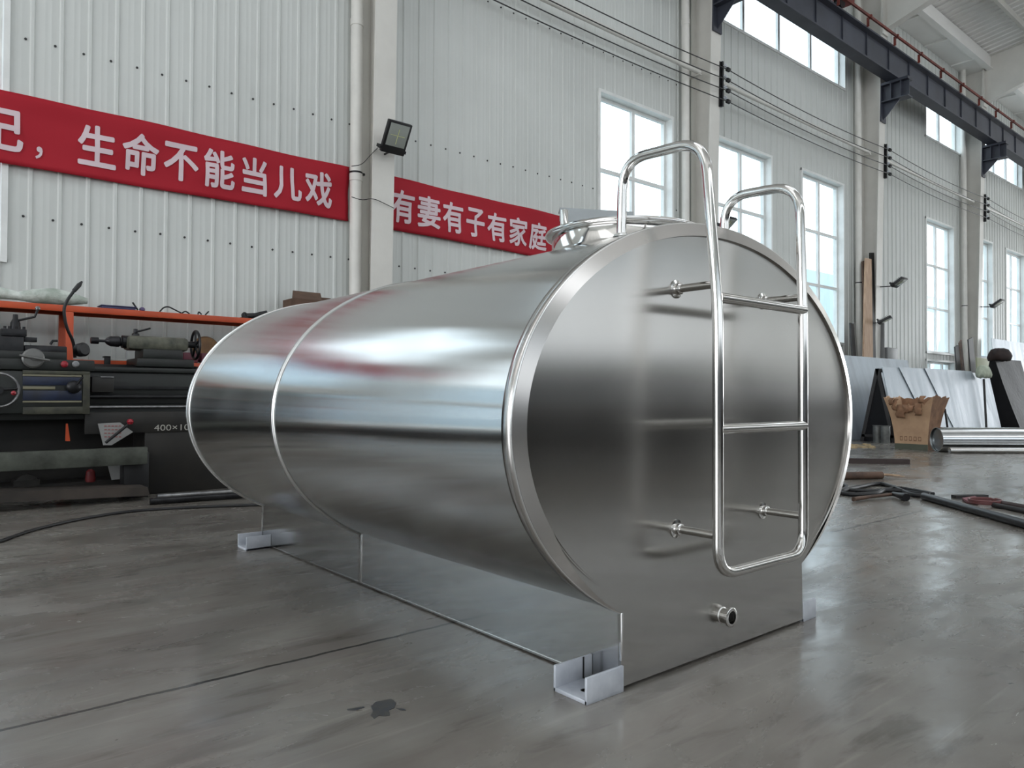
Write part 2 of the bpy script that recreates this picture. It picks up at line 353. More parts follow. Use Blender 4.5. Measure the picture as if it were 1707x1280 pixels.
def window(n, x0, x1, z0, z1, cols, rows):
    t = thing('window_%d' % n, '', '', ((x0+x1)/2, YW, z0), kind='structure')
    m_ = MB(); d = 0.26; w_ = 0.05      # lining of the opening and the raised trim around it
    for (a, b, c, e) in ((x0-0.045, x0+0.012, z0-0.045, z1+0.045), (x1-0.012, x1+0.045, z0-0.045, z1+0.045)): m_.box(a, b, YW-0.035, YW+d, c, e)
    for (c, e) in ((z0-0.045, z0+0.012), (z1-0.012, z1+0.045)): m_.box(x0-0.045, x1+0.045, YW-0.036, YW+d, c, e)
    m_.build('window_trim', M_frame, t)
    f = MB(); y0, y1 = YW+0.13, YW+0.19
    f.box(x0+.012, x0+.07, y0, y1, z0+.012, z1-.012).box(x1-.07, x1-.012, y0, y1, z0+.012, z1-.012)
    f.box(x0+.07, x1-.07, y0, y1, z0+.012, z0+.075).box(x0+.07, x1-.07, y0, y1, z1-.075, z1-.012)
    for c in cols: f.box(c-0.042, c+0.042, y0-.005, y1, z0+.075, z1-.075)
    for r in rows: f.box(x0+.07, x1-.07, y0-.008, y1-.01, r-0.033, r+0.033)
    f.build('window_frame', M_frame, t)
    MB().box(x0+.05, x1-.05, y0+.028, y0+.034, z0+.05, z1-.05).build('pane', M_glass, t)
wn = 1
for a, b in LOW: window(wn, a, b, 2.42, 6.6, [a + (b-a)*0.52], [3.86, 5.22]); wn += 1
for a, b, k in HIGH: window(wn, a, b, 9.2, 10.95, [a + (b-a)*q/k for q in range(1, k)], []); wn += 1
window(wn, *DOORWIN, [25.25, 26.3], []); wn += 1
for q in ADDED_LOW: window(wn, *q, [(q[0]+q[1])/2], []); wn += 1
M_darkband = mat('dark_reflected_band', col(104, 106, 110), 0.6)
MB().box(XA, XB, YB+0.03, YB+0.08, 0, 1.9).build('added_dark_band_rear', M_darkband, kind='structure')  # dark band added on the unseen wall to darken the tank end's reflection
# hall beyond the picture: opposite wall with its window bands, end walls
mb = MB()
for z0, z1 in ((0, 2.2), (6.5, 9.1), (10.9, ZT+0.35)): cladding(mb, XA, XB, z0, z1, YB, 1)
cladding(mb, XA, -12, 2.2, 6.5, YB, 1); cladding(mb, 24, XB, 2.2, 6.5, YB, 1)
mb.build('wall_rear', M_wall, kind='structure', fix=False)
mb = MB(); k = -12.0
while k <= 24.01: mb.box(k-.05, k+.05, YB-0.1, YB, 2.2, 6.5); k += 1.5
for z in (2.2, 3.6, 5.05, 6.46): mb.box(-12, 24, YB-0.1, YB, z-.03, z+.04)
k = XA
while k <= XB: mb.box(k-.05, k+.05, YB-0.1, YB, 9.1, 10.9); k += 2.0  # high window row added to go with the ceiling fill
mb.build('window_rear_band', M_frame, kind='structure')
mb = MB(); prof = profile(YB, YW)
for X, s_ in ((XA, 1), (XB, -1)):
    vs = []; fs = []
    for y, d in prof: vs += [(X+s_*d, y, 0 if y > 7.6 or y < -8 else 8.5), (X+s_*d, y, 12.35 + 0.13*min(9.3-y, y+14+0.001) if True else 0)]  # gate opening in each end wall; the left one added for its lamp
    for i in range(len(prof)-1): fs.append((2*i, 2*i+2, 2*i+3, 2*i+1))
    b2 = MB(); b2._new(vs, fs); b2.build('wall_left' if X < 0 else 'wall_right', M_wall, kind='structure', fix=False)
mb.bm.free()

M_diffuser = bpy.data.materials.new('added_diffuser'); M_diffuser.use_nodes = True  # diffusing panes added to dim the sky behind the rear openings
n = M_diffuser.node_tree; n.nodes.clear(); o_ = n.nodes.new('ShaderNodeOutputMaterial'); t_ = n.nodes.new('ShaderNodeBsdfTranslucent'); t_.inputs[0].default_value = (0.34, 0.36, 0.37, 1); n.links.new(t_.outputs[0], o_.inputs[0])
MB().quad((-12, YB-.08, 2.2), (24, YB-.08, 2.2), (24, YB-.08, 6.5), (-12, YB-.08, 6.5)).build('window_rear_added_diffuser', M_diffuser, kind='structure')
MB().quad((XA, YB-.08, 9.1), (XB, YB-.08, 9.1), (XB, YB-.08, 10.9), (XA, YB-.08, 10.9)).build('window_rear_added_clerestory', M_diffuser, kind='structure')
# ------------------------------------------------------------------ roof
def roof_z(y): return 12.38 + 0.13*min(9.3-y, y+14.0)
RY = -2.35
mb = MB()
SKY = [(-9 + 11.43*k - 1.3, -9 + 11.43*k + 1.3) for k in range(6)]  # roof strips added out of view to let in more light
def slope(x0, x1, ya, yb):
    pr = profile(x0, x1, pitch=0.30, h=0.035); vs = []; fs = []
    for x, d in pr: vs += [(x, ya, roof_z(ya)-d), (x, yb, roof_z(yb)-d)]
    for i in range(len(pr)-1): fs.append((2*i, 2*i+2, 2*i+3, 2*i+1))
    mb._new(vs, fs)
slope(XA, XB, 9.55, 3.1); slope(XA, XB, -1.9, RY); slope(XA, XB, RY, -14.3)
e = XA
for a, b in SKY + [(XB, XB)]:
    slope(e, a, 3.1, -1.9); e = b
mb.build('ceiling', M_roof, kind='structure', fix=False)
M_sky = bpy.data.materials.new('translucent_roof_sheet'); M_sky.use_nodes = True
n = M_sky.node_tree; n.nodes.clear(); o_ = n.nodes.new('ShaderNodeOutputMaterial'); t_ = n.nodes.new('ShaderNodeBsdfTranslucent'); t_.inputs[0].default_value = (0.85, 0.9, 0.92, 1); n.links.new(t_.outputs[0], o_.inputs[0])
mb = MB()
for a, b in SKY: mb.quad((a, 3.1, roof_z(3.1)), (b, 3.1, roof_z(3.1)), (b, -1.9, roof_z(-1.9)), (a, -1.9, roof_z(-1.9)))
mb.build('added_skylights', M_sky, kind='structure', fix=False)
# boxed eaves gutter under the roof edge along the wall, with cross straps
g = MB(); g.box(XA, XB, 8.52, YW+0.2, 12.0, 12.03).box(XA, XB, 8.50, 8.56, 11.97, 12.44).box(XA, XB, 8.42, 8.60, 11.94, 11.98)
for k in range(30):
    X = 20.36 + 2.1 + 2.54*(k-10)*0.84
    g.box(X-0.03, X+0.03, 8.55, YW-0.02, 11.95, 12.0)
g.build('trim_eaves', M_roof, kind='structure')
COLX = [5.12 + 7.62*k for k in range(-1, 6)]
for i, yy in enumerate((7.2, 5.9, 4.6, 3.3, 1.9, 0.4, -1.1)):
    MB().box(XA, XB, yy-0.03, yy+0.03, roof_z(yy)-0.22, roof_z(yy)-0.045).box(XA, XB, yy-0.03, yy+0.06, roof_z(yy)-0.235, roof_z(yy)-0.22).build('trim_purlin_%d' % (i+1), M_col, kind='structure')

# ------------------------------------------------------------------ columns, rafters, pipes
def col_y(z): return 8.95 - 0.023*z
def column(cx, idx):
    t = thing('column', 'white tapered steel column %s' % ['behind the camera side bays'], 'column', (cx, 8.9, 0))
    hw = 0.168
    m_ = MB()
    # room-side flange, tapering towards the room, and web
    yb, yt = col_y(0), col_y(12.2)
    m_.prism([(cx-hw, yb, 0), (cx-hw, yb+0.02, 0), (cx-hw, yt+0.02, 12.2), (cx-hw, yt, 12.2)], (2*hw, 0, 0))
    m_.build('inner_flange', M_col, t)
    MB().prism([(cx-0.008, yb+0.02, 0), (cx-0.008, YW-0.06, 0), (cx-0.008, YW-0.06, 12.2), (cx-0.008, yt+0.02, 12.2)], (0.016, 0, 0)).build('web', M_col, t)
    MB().box(cx-hw, cx+hw, YW-0.06, YW-0.035, 0, 12.3).build('outer_flange', M_col, t)
    MB().box(cx-hw-.05, cx+hw+.05, yb-0.06, YW-0.03, 0, 0.03).build('base_plate', M_col, t)
    return t
places = {5.12: 'white steel column at the left, carrying the big black floodlight', 12.74: 'white steel column between the first two tall windows, behind the tank top',
          20.36: 'white steel column with pale planks leaning at its foot', 27.98: 'white steel column right of the fourth tall window',
          35.60: 'white steel column at the far right edge of the picture'}
def near(d, k): 
    for a in d:
        if abs(a-k) < 0.02: return d[a]
cols = []
for i, cx in enumerate(COLX):
    if i == 0: c0 = column(cx, 0); cols.append(c0); o = c0
    else:
        o = copy_tree(c0); o.location.x = cx; cols.append(o)
    lb = near(places, cx)
    o['label'] = lb if lb else ('white steel column beyond the left edge of the picture' if cx < 5 else 'small distant white steel column past the last window')
    o['group'] = 'portal frame columns along the window wall' if lb is None else 'columns in view'
# rafters
for i, cx in enumerate(COLX[3:]):
    r = thing('rafter', 'x', 'roof beam', (cx, 8.6, 11))
    b = MB(); P0 = [(cx-0.01, 8.68, 10.9), (cx-0.01, 8.68, roof_z(8.68)-0.05), (cx-0.01, RY, roof_z(RY)-0.28), (cx-0.01, RY, roof_z(RY)-1.0), (cx-0.01, 5.5, roof_z(5.5)-1.05)]
    b.prism(P0, (0.02, 0, 0)); b.build('web', M_col, r)
    b = MB(); hw = 0.12
    for (ya, za), (yb_, zb) in (((8.68, 10.88), (5.5, roof_z(5.5)-1.06)), ((5.5, roof_z(5.5)-1.06), (RY, roof_z(RY)-1.01))):
        b.prism([(cx-hw, ya, za), (cx-hw, ya, za-0.03), (cx-hw, yb_, zb-0.03), (cx-hw, yb_, zb)], (2*hw, 0, 0))
    b.build('bottom_flange', M_col, r)
    MB().prism([(cx-hw, 8.68, roof_z(8.68)-0.05), (cx-hw, 8.68, roof_z(8.68)-0.08), (cx-hw, RY, roof_z(RY)-0.3), (cx-hw, RY, roof_z(RY)-0.27)], (2*hw, 0, 0)).build('top_flange', M_col, r)
    MB().box(cx-0.16, cx+0.16, 8.655, 8.69, 10.75, 12.33).build('end_plate', M_col, r)
    nm = {27.98: 'white roof rafter springing from the column right of the fourth tall window', 35.6: 'white roof rafter furthest right, near the picture corner', 20.36: 'white roof rafter above the column with planks at its foot'}
    lb = near(nm, cx); r['label'] = lb or 'white roof rafter farthest along the hall'; r['group'] = 'roof rafters'
# rainwater pipes left of each column
PIPES = {5.12: 4.855, 12.74: 12.13+0.12, 20.36: 20.36-0.55, 27.98: 27.98-0.55, 35.6: 35.05}
for cx, X in PIPES.items():
    t = thing('downpipe', 'white plastic rainwater pipe %s' % {5.12: 'beside the column with the big black floodlight', 12.74: 'behind the left ladder loop, right of the first tall window', 20.36: 'beside the column with planks at its foot', 27.98: 'right of the fourth tall window', 35.6: 'beside the rightmost column'}[cx], 'pipe', (X, 9.15, 0), 'rainwater pipes')
    MB().cyl((X, 9.15, 0), (X, 9.15, 12), 0.082, 20).build('pipe', M_pipe, t)
    for z in (4.0, 6.15, 8.6):
        MB().cyl((X, 9.15, z-0.05), (X, 9.15, z+0.05), 0.089, 20).build('socket', M_pipe, t)
    MB().cyl((X, 9.15, 3.99+.06), (X, 9.15, 4.0+0.075), 0.092, 20).box(X+0.08, X+0.13, 9.13, 9.17, 4.05, 4.08).build('clamp', M_iron, t)

# ------------------------------------------------------------------ crane girder, corbels, conductor
def corbel(cx, lab):
    t = thing('crane_corbel', lab, 'bracket', (cx, 8.3, 8.5), 'crane girder brackets on the columns')
    h = 0.15
    MB().box(cx-h, cx+h, 8.04, 8.75, 9.35, 9.42).build('top_plate', M_girder, t)
    MB().box(cx-h, cx+h, 8.04, 8.75, 8.90, 8.93).build('bottom_plate', M_girder, t)
    MB().box(cx-.012, cx+.012, 8.06, 8.73, 8.93, 9.35).build('web', M_girder, t)
    MB().box(cx-h, cx+h, 8.22, 8.24, 8.93, 9.35).build('stiffener', M_girder, t); MB().box(cx-h, cx+h, 8.47, 8.49, 8.93, 9.35).build('stiffener', M_girder, t)
    MB().prism([(cx-.012, 8.30, 8.90), (cx-.012, 8.73, 8.90), (cx-.012, 8.73, 8.45)], (.024, 0, 0)).build('gusset', M_girder, t)
    MB().box(cx-h, cx+h, 8.72, 8.755, 8.40, 9.42).build('mounting_plate', M_girder, t)
    return t
cb = corbel(20.36, 'dark steel bracket carrying the crane girder above the planks')
labs = {12.74: 'dark steel bracket at the upper end of the column behind the tank top', 27.98: 'dark steel bracket above the fourth tall window', 35.6: 'dark steel bracket furthest right'}
for cx in COLX[2:]:
    if abs(cx-20.36) < .02: continue
    c = copy_tree(cb); c.location.x = cx; c['label'] = near(labs, cx) or 'dark steel bracket farthest along the crane girder'
t = thing('crane_girder', 'long dark blue grey crane runway girder carried by brackets high along the window wall', 'crane girder', (20, 8.43, 9.42))
MB().box(XA, XB, 8.27, 8.59, 9.42, 9.46).build('bottom_flange', M_girder, t)
MB().box(XA, XB, 8.27, 8.59, 10.16, 10.20).build('top_flange', M_girder, t)
MB().box(XA, XB, 8.42, 8.44, 9.46, 10.16).build('web', M_girder, t)
b = MB(); k = XA+0.56
while k < XB: b.box(k-0.006, k+0.006, 8.385, 8.48, 9.46, 10.16); k += 1.27
b.build('stiffener_row', M_girder, t, kind='stuff')
MB().box(XA, XB, 8.40, 8.46, 10.2, 10.32).build('crane_rail', M_iron, t)
t = thing('conductor_bar', 'thin rust red conductor bar running above the dark crane girder', 'conductor bar', (20, 8.3, 10.35))
MB().box(XA, XB, 8.16, 8.20, 10.36, 10.42).build('bar', M_rust, t)
for k in range(26):
    X = 9.2 + 1.53*k
    MB().box(X-.008, X+.008, 8.205, 8.268, 10.17, 10.40).box(X-.03, X+.03, 8.14, 8.21, 10.35, 10.435).build('hanger', M_rust, t)
t = thing('crane_carriage', 'rust red crane end carriage resting on the girder at the top edge', 'crane carriage', (16.6, 8.4, 10.3))
MB().box(15.2, 17.7, 8.24, 8.62, 10.50, 10.98, 0.03).build('carriage_beam', M_red, t)
for X in (15.6, 17.3): MB().rev((X, 8.36, 10.47), (0, 1, 0), [(0.145, 0), (0.145, .02), (.13, .02), (.125, .12), (.145, .12), (.145, .14)], 24).build('wheel', M_iron, t)
MB().box(16.8, 17.6, 7.7, 8.25, 10.55, 10.85, 0.03).build('drive_motor', M_girder, t)

# ------------------------------------------------------------------ power cables on insulators
CZ = [7.06, 7.28, 7.50, 7.72]
cx2 = {5.12: 'above the big black floodlight', 12.74: 'on the column behind the tank top', 20.36: 'on the column with planks at its foot', 27.98: 'right of the fourth tall window', 35.6: 'on the rightmost column'}
ibr = thing('insulator_bracket', 'x', 'bracket', (12.74, 8.7, 7.0), 'cable insulator brackets')
X = 12.74+0.19
MB().box(X-.02, X+.02, 8.72, 8.78, 6.93, 7.86).box(X-0.06, X, 8.76, 8.80, 6.93, 7.86).build('angle_bar', M_iron, ibr)
for z in CZ:
    MB().box(X, X+0.12, 8.70, 8.74, z+0.045, z+0.06).cyl((X+0.05, 8.7, z+.06), (X+.05, 8.7, z+.09), .02, 8).build('clamp', M_zinc, ibr)
    MB().rev((X+0.10, 8.7, z-0.0), (1, 0, 0), [(0.013, 0), (0.045, 0.01), (0.045, 0.03), (0.025, 0.04), (0.045, .05), (0.045, 0.075), (0.013, 0.085), (0.013, 0)], 12, cap=False).build('insulator', M_black, ibr)
ibr['label'] = 'insulator bracket with four black insulators ' + cx2[12.74]
for cx in COLX:
    if abs(cx-12.74) < .02 or cx < 4: continue
    c = copy_tree(ibr); c.location.x = cx; c['label'] = ('insulator bracket with four black insulators ' + near(cx2, cx)) if near(cx2, cx) else 'insulator bracket farthest along the hall'
for i, z in enumerate(CZ):
    pts = []
    for k in range(-1, 7):
        a = 5.12 + 7.62*k + 0.3
        for q in range(12):
            u = q/12; pts.append((a + 7.62*u, 8.7, z - 0.10*4*u*(1-u)*(1 if i else 0.8)))
    MB().tube(pts, 0.011, 6).build('power_cable', M_cable, label=['lowest', 'second lowest', 'second highest', 'topmost'][i] + ' of the four parallel black cables along the window wall', cat='cable', group='power cables on insulators')
for a, b_, lb in ((5.4, 12.42, 'from the left column to the first insulator bracket'), (13.1, 19.98, 'between the two columns right of the tank top'), (20.7, 27.6, 'past the fourth tall window'), (28.3, 35.2, 'at the far right')):
    MB().cyl((a, 8.93, 7.55), (b_, 8.93, 7.55), 0.045, 12).box(b_-0.06, b_+0.02, 8.89, 9.275, 7.49, 7.51).box(a, a+.06, 8.89, 9.275, 7.49, 7.51).build('conduit', M_col, label='white conduit tube running behind the cables ' + lb, cat='conduit', group='white conduits')

# ------------------------------------------------------------------ floodlights
for nm, pxs in (('lower thin wire slung from the left rainwater pipe across the white column', [(586, 328), (603, 334), (622, 330), (657, 347)]), ('upper thin wire hanging from the big black floodlight to the left rainwater pipe', [(586, 277), (603, 275), (618, 258), (630, 246)])):
    MB().tube(fillet([at(x, y, 8.835) for x, y in pxs], .1, 5), .005, 6).build('thin_wire', M_cable, label=nm, cat='wire')
def floodlight(cx, yb, zb, w_, h_, lean, yaw, lab, arm):
    """housing whose lower edge sits at (cx, yb, zb); leans towards the room by 'lean' radians"""
    t = thing('floodlight', lab, 'floodlight', (cx, yb, zb), 'floodlights on the columns')
    o = (cx, yb, zb); R = rz(yaw) @ rx(lean)
    MB().box(cx-w_/2, cx+w_/2, yb-.02, yb+.04, zb, zb+h_, .012, R, o).build('housing', M_black, t)
    b = MB()
    for k in range(7): b.box(cx-w_*.4, cx+w_*.4, yb+.04, yb+.075, zb+h_*(.15+.1*k), zb+h_*(.17+.1*k), 0, R, o)
    b.build('cooling_fins', M_black, t)
    MB().box(cx-w_*.40, cx+w_*.40, yb-.024, yb-.018, zb+h_*.24, zb+h_*.93, .004, R, o).build('reflector_glass', mat('floodlight_glass', col(172, 178, 172), 0.2, 0.3), t)
    MB().box(cx-w_*.30, cx+w_*.30, yb-.027, yb-.022, zb+h_*.57, zb+h_*.585, 0, R, o).box(cx-.004, cx+.004, yb-.027, yb-.022, zb+h_*.32, zb+h_*.78, 0, R, o).build('led_divider', mat('led_strip', col(205, 208, 150), 0.4), t)
    b = MB(); z = zb + h_*.12
    b.box(cx-w_/2-.02, cx-w_/2-.008, yb-.01, yb+.1, z-.02, z+.02, 0, R, o).box(cx+w_/2+.008, cx+w_/2+.02, yb-.01, yb+.1, z-.02, z+.02, 0, R, o).box(cx-w_/2-.02, cx+w_/2+.02, yb+.085, yb+.10, z-.02, z+.02, 0, R, o)
    if arm: b.cyl((cx, yb+.08, z-.01), arm, .014, 8)
    b.build('mounting_bracket', M_black, t)
FX2, FZ2 = at(1205, 380, 8.55).x, at(1205, 382, 8.55).z
floodlight(5.13, 8.66, 4.27, 0.36, 0.43, 0.56, 0, 'big black floodlight on the white column between the two red banners', (5.13, 8.87, 4.31))
floodlight(FX2, 8.55, FZ2, 0.30, 0.30, 0.9, 0, 'small floodlight behind the right ladder loop, on the white column', (12.80, 8.86, FZ2+.02))
floodlight(20.52, 8.55, 3.95, 0.36, 0.36, 0.95, 0, 'floodlight facing the camera, right of the leaning planks', (20.4, 8.86, 3.98))
floodlight(20.05, 8.75, 2.95, 0.40, 0.36, 1.1, 0.3, 'lower floodlight in front of the leaning pale plank', (20.3, 8.90, 3.0))
floodlight(28.1, 8.55, 4.0, 0.40, 0.40, 0.95, 0, 'floodlight furthest right, in front of the fifth window', (28.0, 8.86, 4.05))

# ------------------------------------------------------------------ banners
def cloth_mat(name, c, tr):
    m = mat(name, c, 0.75, c2=tuple(x*0.93 for x in c[:3])+(1,), scale=1.2)
    n = m.node_tree; b = n.nodes['Principled BSDF']; o = [q for q in n.nodes if q.type == 'OUTPUT_MATERIAL'][0]
    t = n.nodes.new('ShaderNodeBsdfTranslucent'); x = n.nodes.new('ShaderNodeMixShader'); x.inputs[0].default_value = tr
    t.inputs[0].default_value = c; n.links.new(b.outputs[0], x.inputs[1]); n.links.new(t.outputs[0], x.inputs[2]); n.links.new(x.outputs[0], o.inputs[0]); return m
M_ban = cloth_mat('red_banner_cloth', col(186, 26, 46), 0.25); M_let = cloth_mat('pale_pink_print', col(240, 222, 228), 0.25)
def banner(name, lab, x0, x1, zt0, zt1, zb0, zb1, sagt, chars):
    def surf(x, v, off=0.0):
        u = (x-x0)/(x1-x0); zt = zt0 + (zt1-zt0)*u - sagt*math.sin(PI*min(1, max(0, u))); zb = zb0 + (zb1-zb0)*u - sagt*0.6*math.sin(PI*u)
        y = 9.235 - 0.018*math.sin(x*2.1 + v*3) - 0.010*math.sin(x*5.3 - v*4) - 0.006*math.sin(v*14 + x*0.8)
        return Vector((x, y-off, zb + (zt-zb)*v))
    t = thing(name, lab, 'banner', (x0, 9.24, zb0))
    nx = int((x1-x0)/0.05); nz = 14; vs = []; fs = []
    for i in range(nx+1):
        for j in range(nz+1): vs.append(surf(x0+(x1-x0)*i/nx, j/nz))
    for i in range(nx):
        for j in range(nz): fs.append((i*(nz+1)+j, (i+1)*(nz+1)+j, (i+1)*(nz+1)+j+1, i*(nz+1)+j+1))
    b = MB(); b._new(vs, fs); o = b.build('cloth', M_ban, t, angle=80, fix=False)
    md = o.modifiers.new('thickness', 'SOLIDIFY'); md.thickness = 0.003
    for ch, a, b_, c0, c1, bold in chars:
        def fn(u, v, a=a, b_=b_, c0=c0, c1=c1):
            x = a + (b_-a)*u; p0 = surf(x, 0); p1 = surf(x, 1); z = c0 + (c1-c0)*v; vv = (z-p0.z)/(p1.z-p0.z); q = surf(x, vv, 0.011); return (q.x, q.y, z)
        letter_mb(ch, fn, bold).build('lettering', M_let, t, fix=False)
BD = 0.026
banner('red_banner', 'long red banner with white Chinese lettering left of the floodlight column', -2.3, 4.795, 4.16, 4.155, 3.385, 3.405, 0.0,
       [('牢', 0.08-.04, 0.46-.04, 3.53, 3.99, BD), ('记', 0.60, 1.02, 3.53, 3.99, BD), ('，', 1.128, 1.195, 3.50, 3.64, BD), ('生', 1.52, 1.90, 3.53, 3.99, BD), ('命', 1.96, 2.35, 3.53, 4.0, BD), ('不', 2.40, 2.785, 3.54, 3.98, BD), ('能', 2.85, 3.22, 3.53, 4.0, BD), ('当', 3.31, 3.635, 3.53, 4.0, BD), ('儿', 3.72, 4.10, 3.54, 3.98, BD), ('戏', 4.15, 4.545, 3.53, 4.0, BD)])
banner('red_banner', 'shorter red banner with Chinese lettering right of the floodlight column, partly behind the manhole', 5.2, 8.82, 4.165, 4.12, 3.40, 3.34, 0.0,
       [('有', 5.46, 5.845, 3.51, 3.98, BD), ('妻', 5.905, 6.308, 3.50, 3.98, BD), ('有', 6.35, 6.735, 3.49, 3.97, BD), ('子', 6.80, 7.182, 3.49, 3.95, BD), ('有', 7.237, 7.618, 3.48, 3.95, BD), ('家', 7.68, 8.07, 3.47, 3.94, BD), ('庭', 8.12, 8.50, 3.46, 3.925, BD)])

# ------------------------------------------------------------------ the tank
TX, TZ, TA, TB = 2.505, 0.90, 1.082, 0.765
Y0, Y1 = 1.694, 4.88
BX0, BX1 = 1.91, 3.112
tank = thing('storage_tank', 'large shiny stainless steel oval tank on a rectangular base in the middle of the hall', 'tank', (TX, (Y0+Y1)/2, 0))
def ell(a, b, th): return (TX + a*math.cos(th), TZ + b*math.sin(th))
def arc(d, n=160, xcut=0.60):
    a, b = TA-d, TB-d; th0 = math.acos(xcut/a)   # symmetric about the vertical
    s0 = -th0; s1 = PI + th0
    return [ell(a, b, s0 + (s1-s0)*k/n) for k in range(n+1)]
def tube_shell(d, ya, yb, full=True, n=180):
    m_ = MB(); vs = []; fs = []; ys = [ya + (yb-ya)*k/8 for k in range(9)]
    for y in ys:
        for k in range(n):
            x, z = ell(TA-d, TB-d, 2*PI*k/n); vs.append((x, y, z))
    for j in range(8):
        for k in range(n): fs.append((j*n+k, j*n+(k+1) % n, (j+1)*n+(k+1) % n, (j+1)*n+k))
    m_._new(vs, fs); return m_
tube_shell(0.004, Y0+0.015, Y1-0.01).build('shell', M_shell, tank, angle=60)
def keyhole_plate(name, yf, yb, m_, bright):
    outer = arc(0.0); pts = outer + [(BX0, 0.012), (BX1, 0.012)]
    b = MB(); b.prism([(x, yf, z) for x, z in pts], (0, yb-yf, 0)); return b.build(name, m_, tank, angle=40)
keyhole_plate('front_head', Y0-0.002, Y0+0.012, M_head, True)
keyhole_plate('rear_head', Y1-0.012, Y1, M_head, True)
def ring(d0, y0, d1, y1, m_, name, n=160, taper=True):
    A = arc(d0); vs = []; fs = []; 
    for k, (x, z) in enumerate(A):
        t = min(1, min(k, len(A)-1-k)/16.0) if taper else 1
        v = Vector((x-TX, z-TZ)); 
        nrm = Vector((v.x/(TA-d0)**2, v.y/(TB-d0)**2)).normalized(); q = v - nrm*(d1-d0)*t
        vs += [(x, y0, z), (TX+q.x, y0+(y1-y0)*t, TZ+q.y)]
    for k in range(len(A)-1): fs.append((2*k, 2*k+1, 2*k+3, 2*k+2))
    b = MB(); b._new(vs, fs); return b.build(name, m_, tank, angle=60, fix=False)
ring(-0.001, Y0-0.0025, 0.046, Y0-0.0145, M_rim, 'front_knuckle')
# narrow inner step of the knuckle back to the plate
ring(0.046, Y0-0.0145, 0.0475, Y0-0.0025, M_rim, 'knuckle_step')
b = MB(); b.tube([(x, Y0+0.003, z) for x, z in arc(-0.001)], 0.0045, 6); b.build('front_edge', M_edge, tank)
b = MB(); b.tube([(x, Y1-0.004, z) for x, z in arc(-0.002)], 0.006, 6); b.build('rear_edge', M_edge, tank)
def band(y0, y1, lift, m_, name):
    A = arc(-lift, n=180, xcut=0.45); vs = []; fs = []; ys = [y0, y0+.004, y1-.004, y1]; B = arc(0.003, n=180, xcut=0.45)
    for (x, z), (xb, zb) in zip(A, B): vs += [(xb, y0, zb), (x, ys[1], z), (x, ys[2], z), (xb, y1, zb)]
    for k in range(len(A)-1):
        for q in range(3): fs.append((4*k+q, 4*k+q+1, 4*k+q+5, 4*k+q+4))
    b = MB(); b._new(vs, fs); return b.build(name, m_, tank, angle=60)
band(Y0+0.012, Y0+0.055, 0.0012, M_rim, 'front_weld_band')
band(3.505, 3.545, 0.0012, M_weld, 'middle_weld_band')
band(3.515, 3.527, 0.0035, M_weld, 'weld_bead')
band(Y1-0.04, Y1-0.012, 0.0012, M_weld, 'rear_weld_band')
# rectangular base
MB().box(BX0, BX0+.008, Y0+0.006, Y1-0.006, 0.012, 0.285).build('base_side', M_shell, tank)
MB().box(BX1-.008, BX1, Y0+0.006, Y1-0.006, 0.012, 0.285).build('base_side', M_shell, tank)
MB().box(BX0-.004, BX0+.02, Y0+0.006, Y1-0.006, 0.006, 0.013).box(BX1-.02, BX1+.004, Y0+0.006, Y1-0.006, 0.006, 0.013).build('base_lip', M_rim, tank)
MB().box(BX0-.003, BX0+.006, Y0-0.004, Y0+0.008, 0.10, 0.262, .002).build('corner_weld', M_edge, tank)
MB().box(BX0-.003, BX0+.004, 3.505, 3.535, 0.013, 0.278, .002).build('base_seam', M_rim, tank)
MB().box(BX0-.004, BX0+.006, Y1-0.008, Y1+.002, 0.013, 0.275, .002).build('corner_weld', M_edge, tank)
# channel feet sticking out each side at both ends
def channel(x0, x1, y0, y1, name='channel_foot'):
    h, t_ = 0.088, 0.011; b = MB(); o = thing  # U section, open upwards
    b.box(x0, x1, y0, y1, 0.0, 0.014, .002).box(x0, x1, y0, y0+t_, 0.0, h, .002).box(x0, x1, y1-t_, y1, 0.0, h, .002)
    return b.build(name, M_zinc, tank)
f1 = channel(1.730, BX0-.001, 1.680, 1.838); channel(BX1+.001, 3.223, 1.688, 1.838); channel(1.748, BX0-.001, 4.722, 4.882); channel(BX1+.001, 3.223, 4.722, 4.882)
q = on(974, 1150, .015); MB().rev((q.x, q.y, 0.0141), (0, 0, 1), [(0.013, 0), (0.013, 0.0006), (.009, .0006), (0.009, 0)], 20).build('bolt_hole_mark', M_black, f1)
oil = []
b = MB(); pts = [Vector((x, y, .0147)) for x, y in ((1.862, 1.826), (1.906, 1.826), (1.906, 1.792), (1.895, 1.785), (1.872, 1.796), (1.855, 1.806))]
b.prism(pts, (0, 0, 0.0008)).build('oil_stain', mat('dark_oil', col(44, 46, 52), 0.35), f1)
MB().box(1.860, 1.867, 1.8255, 1.8268, 0.015, 0.0885).build('slot_cut', M_black, f1)
# outlet ferrule low on the head
nz = Vector((2.500, Y0, 0.145))
MB().rev(nz, (0, -1, 0), [(0.029, 0), (0.029, 0.030), (0.0375, 0.036), (0.0375, 0.044), (0.034, 0.046), (0.025, 0.046), (0.025, 0.0)], 40).build('outlet_ferrule', M_stain, tank)
MB().rev(nz + Vector((0, -.004, 0)), (0, -1, 0), [(0.0235, 0), (0.0235, 0.002)], 24).build('outlet_bore', M_black, tank)
MB().rev(nz, (0, -1, 0), [(0.033, 0), (0.032, 0.003), (0.029, 0.005)], 32).build('outlet_weld', M_weld, tank)

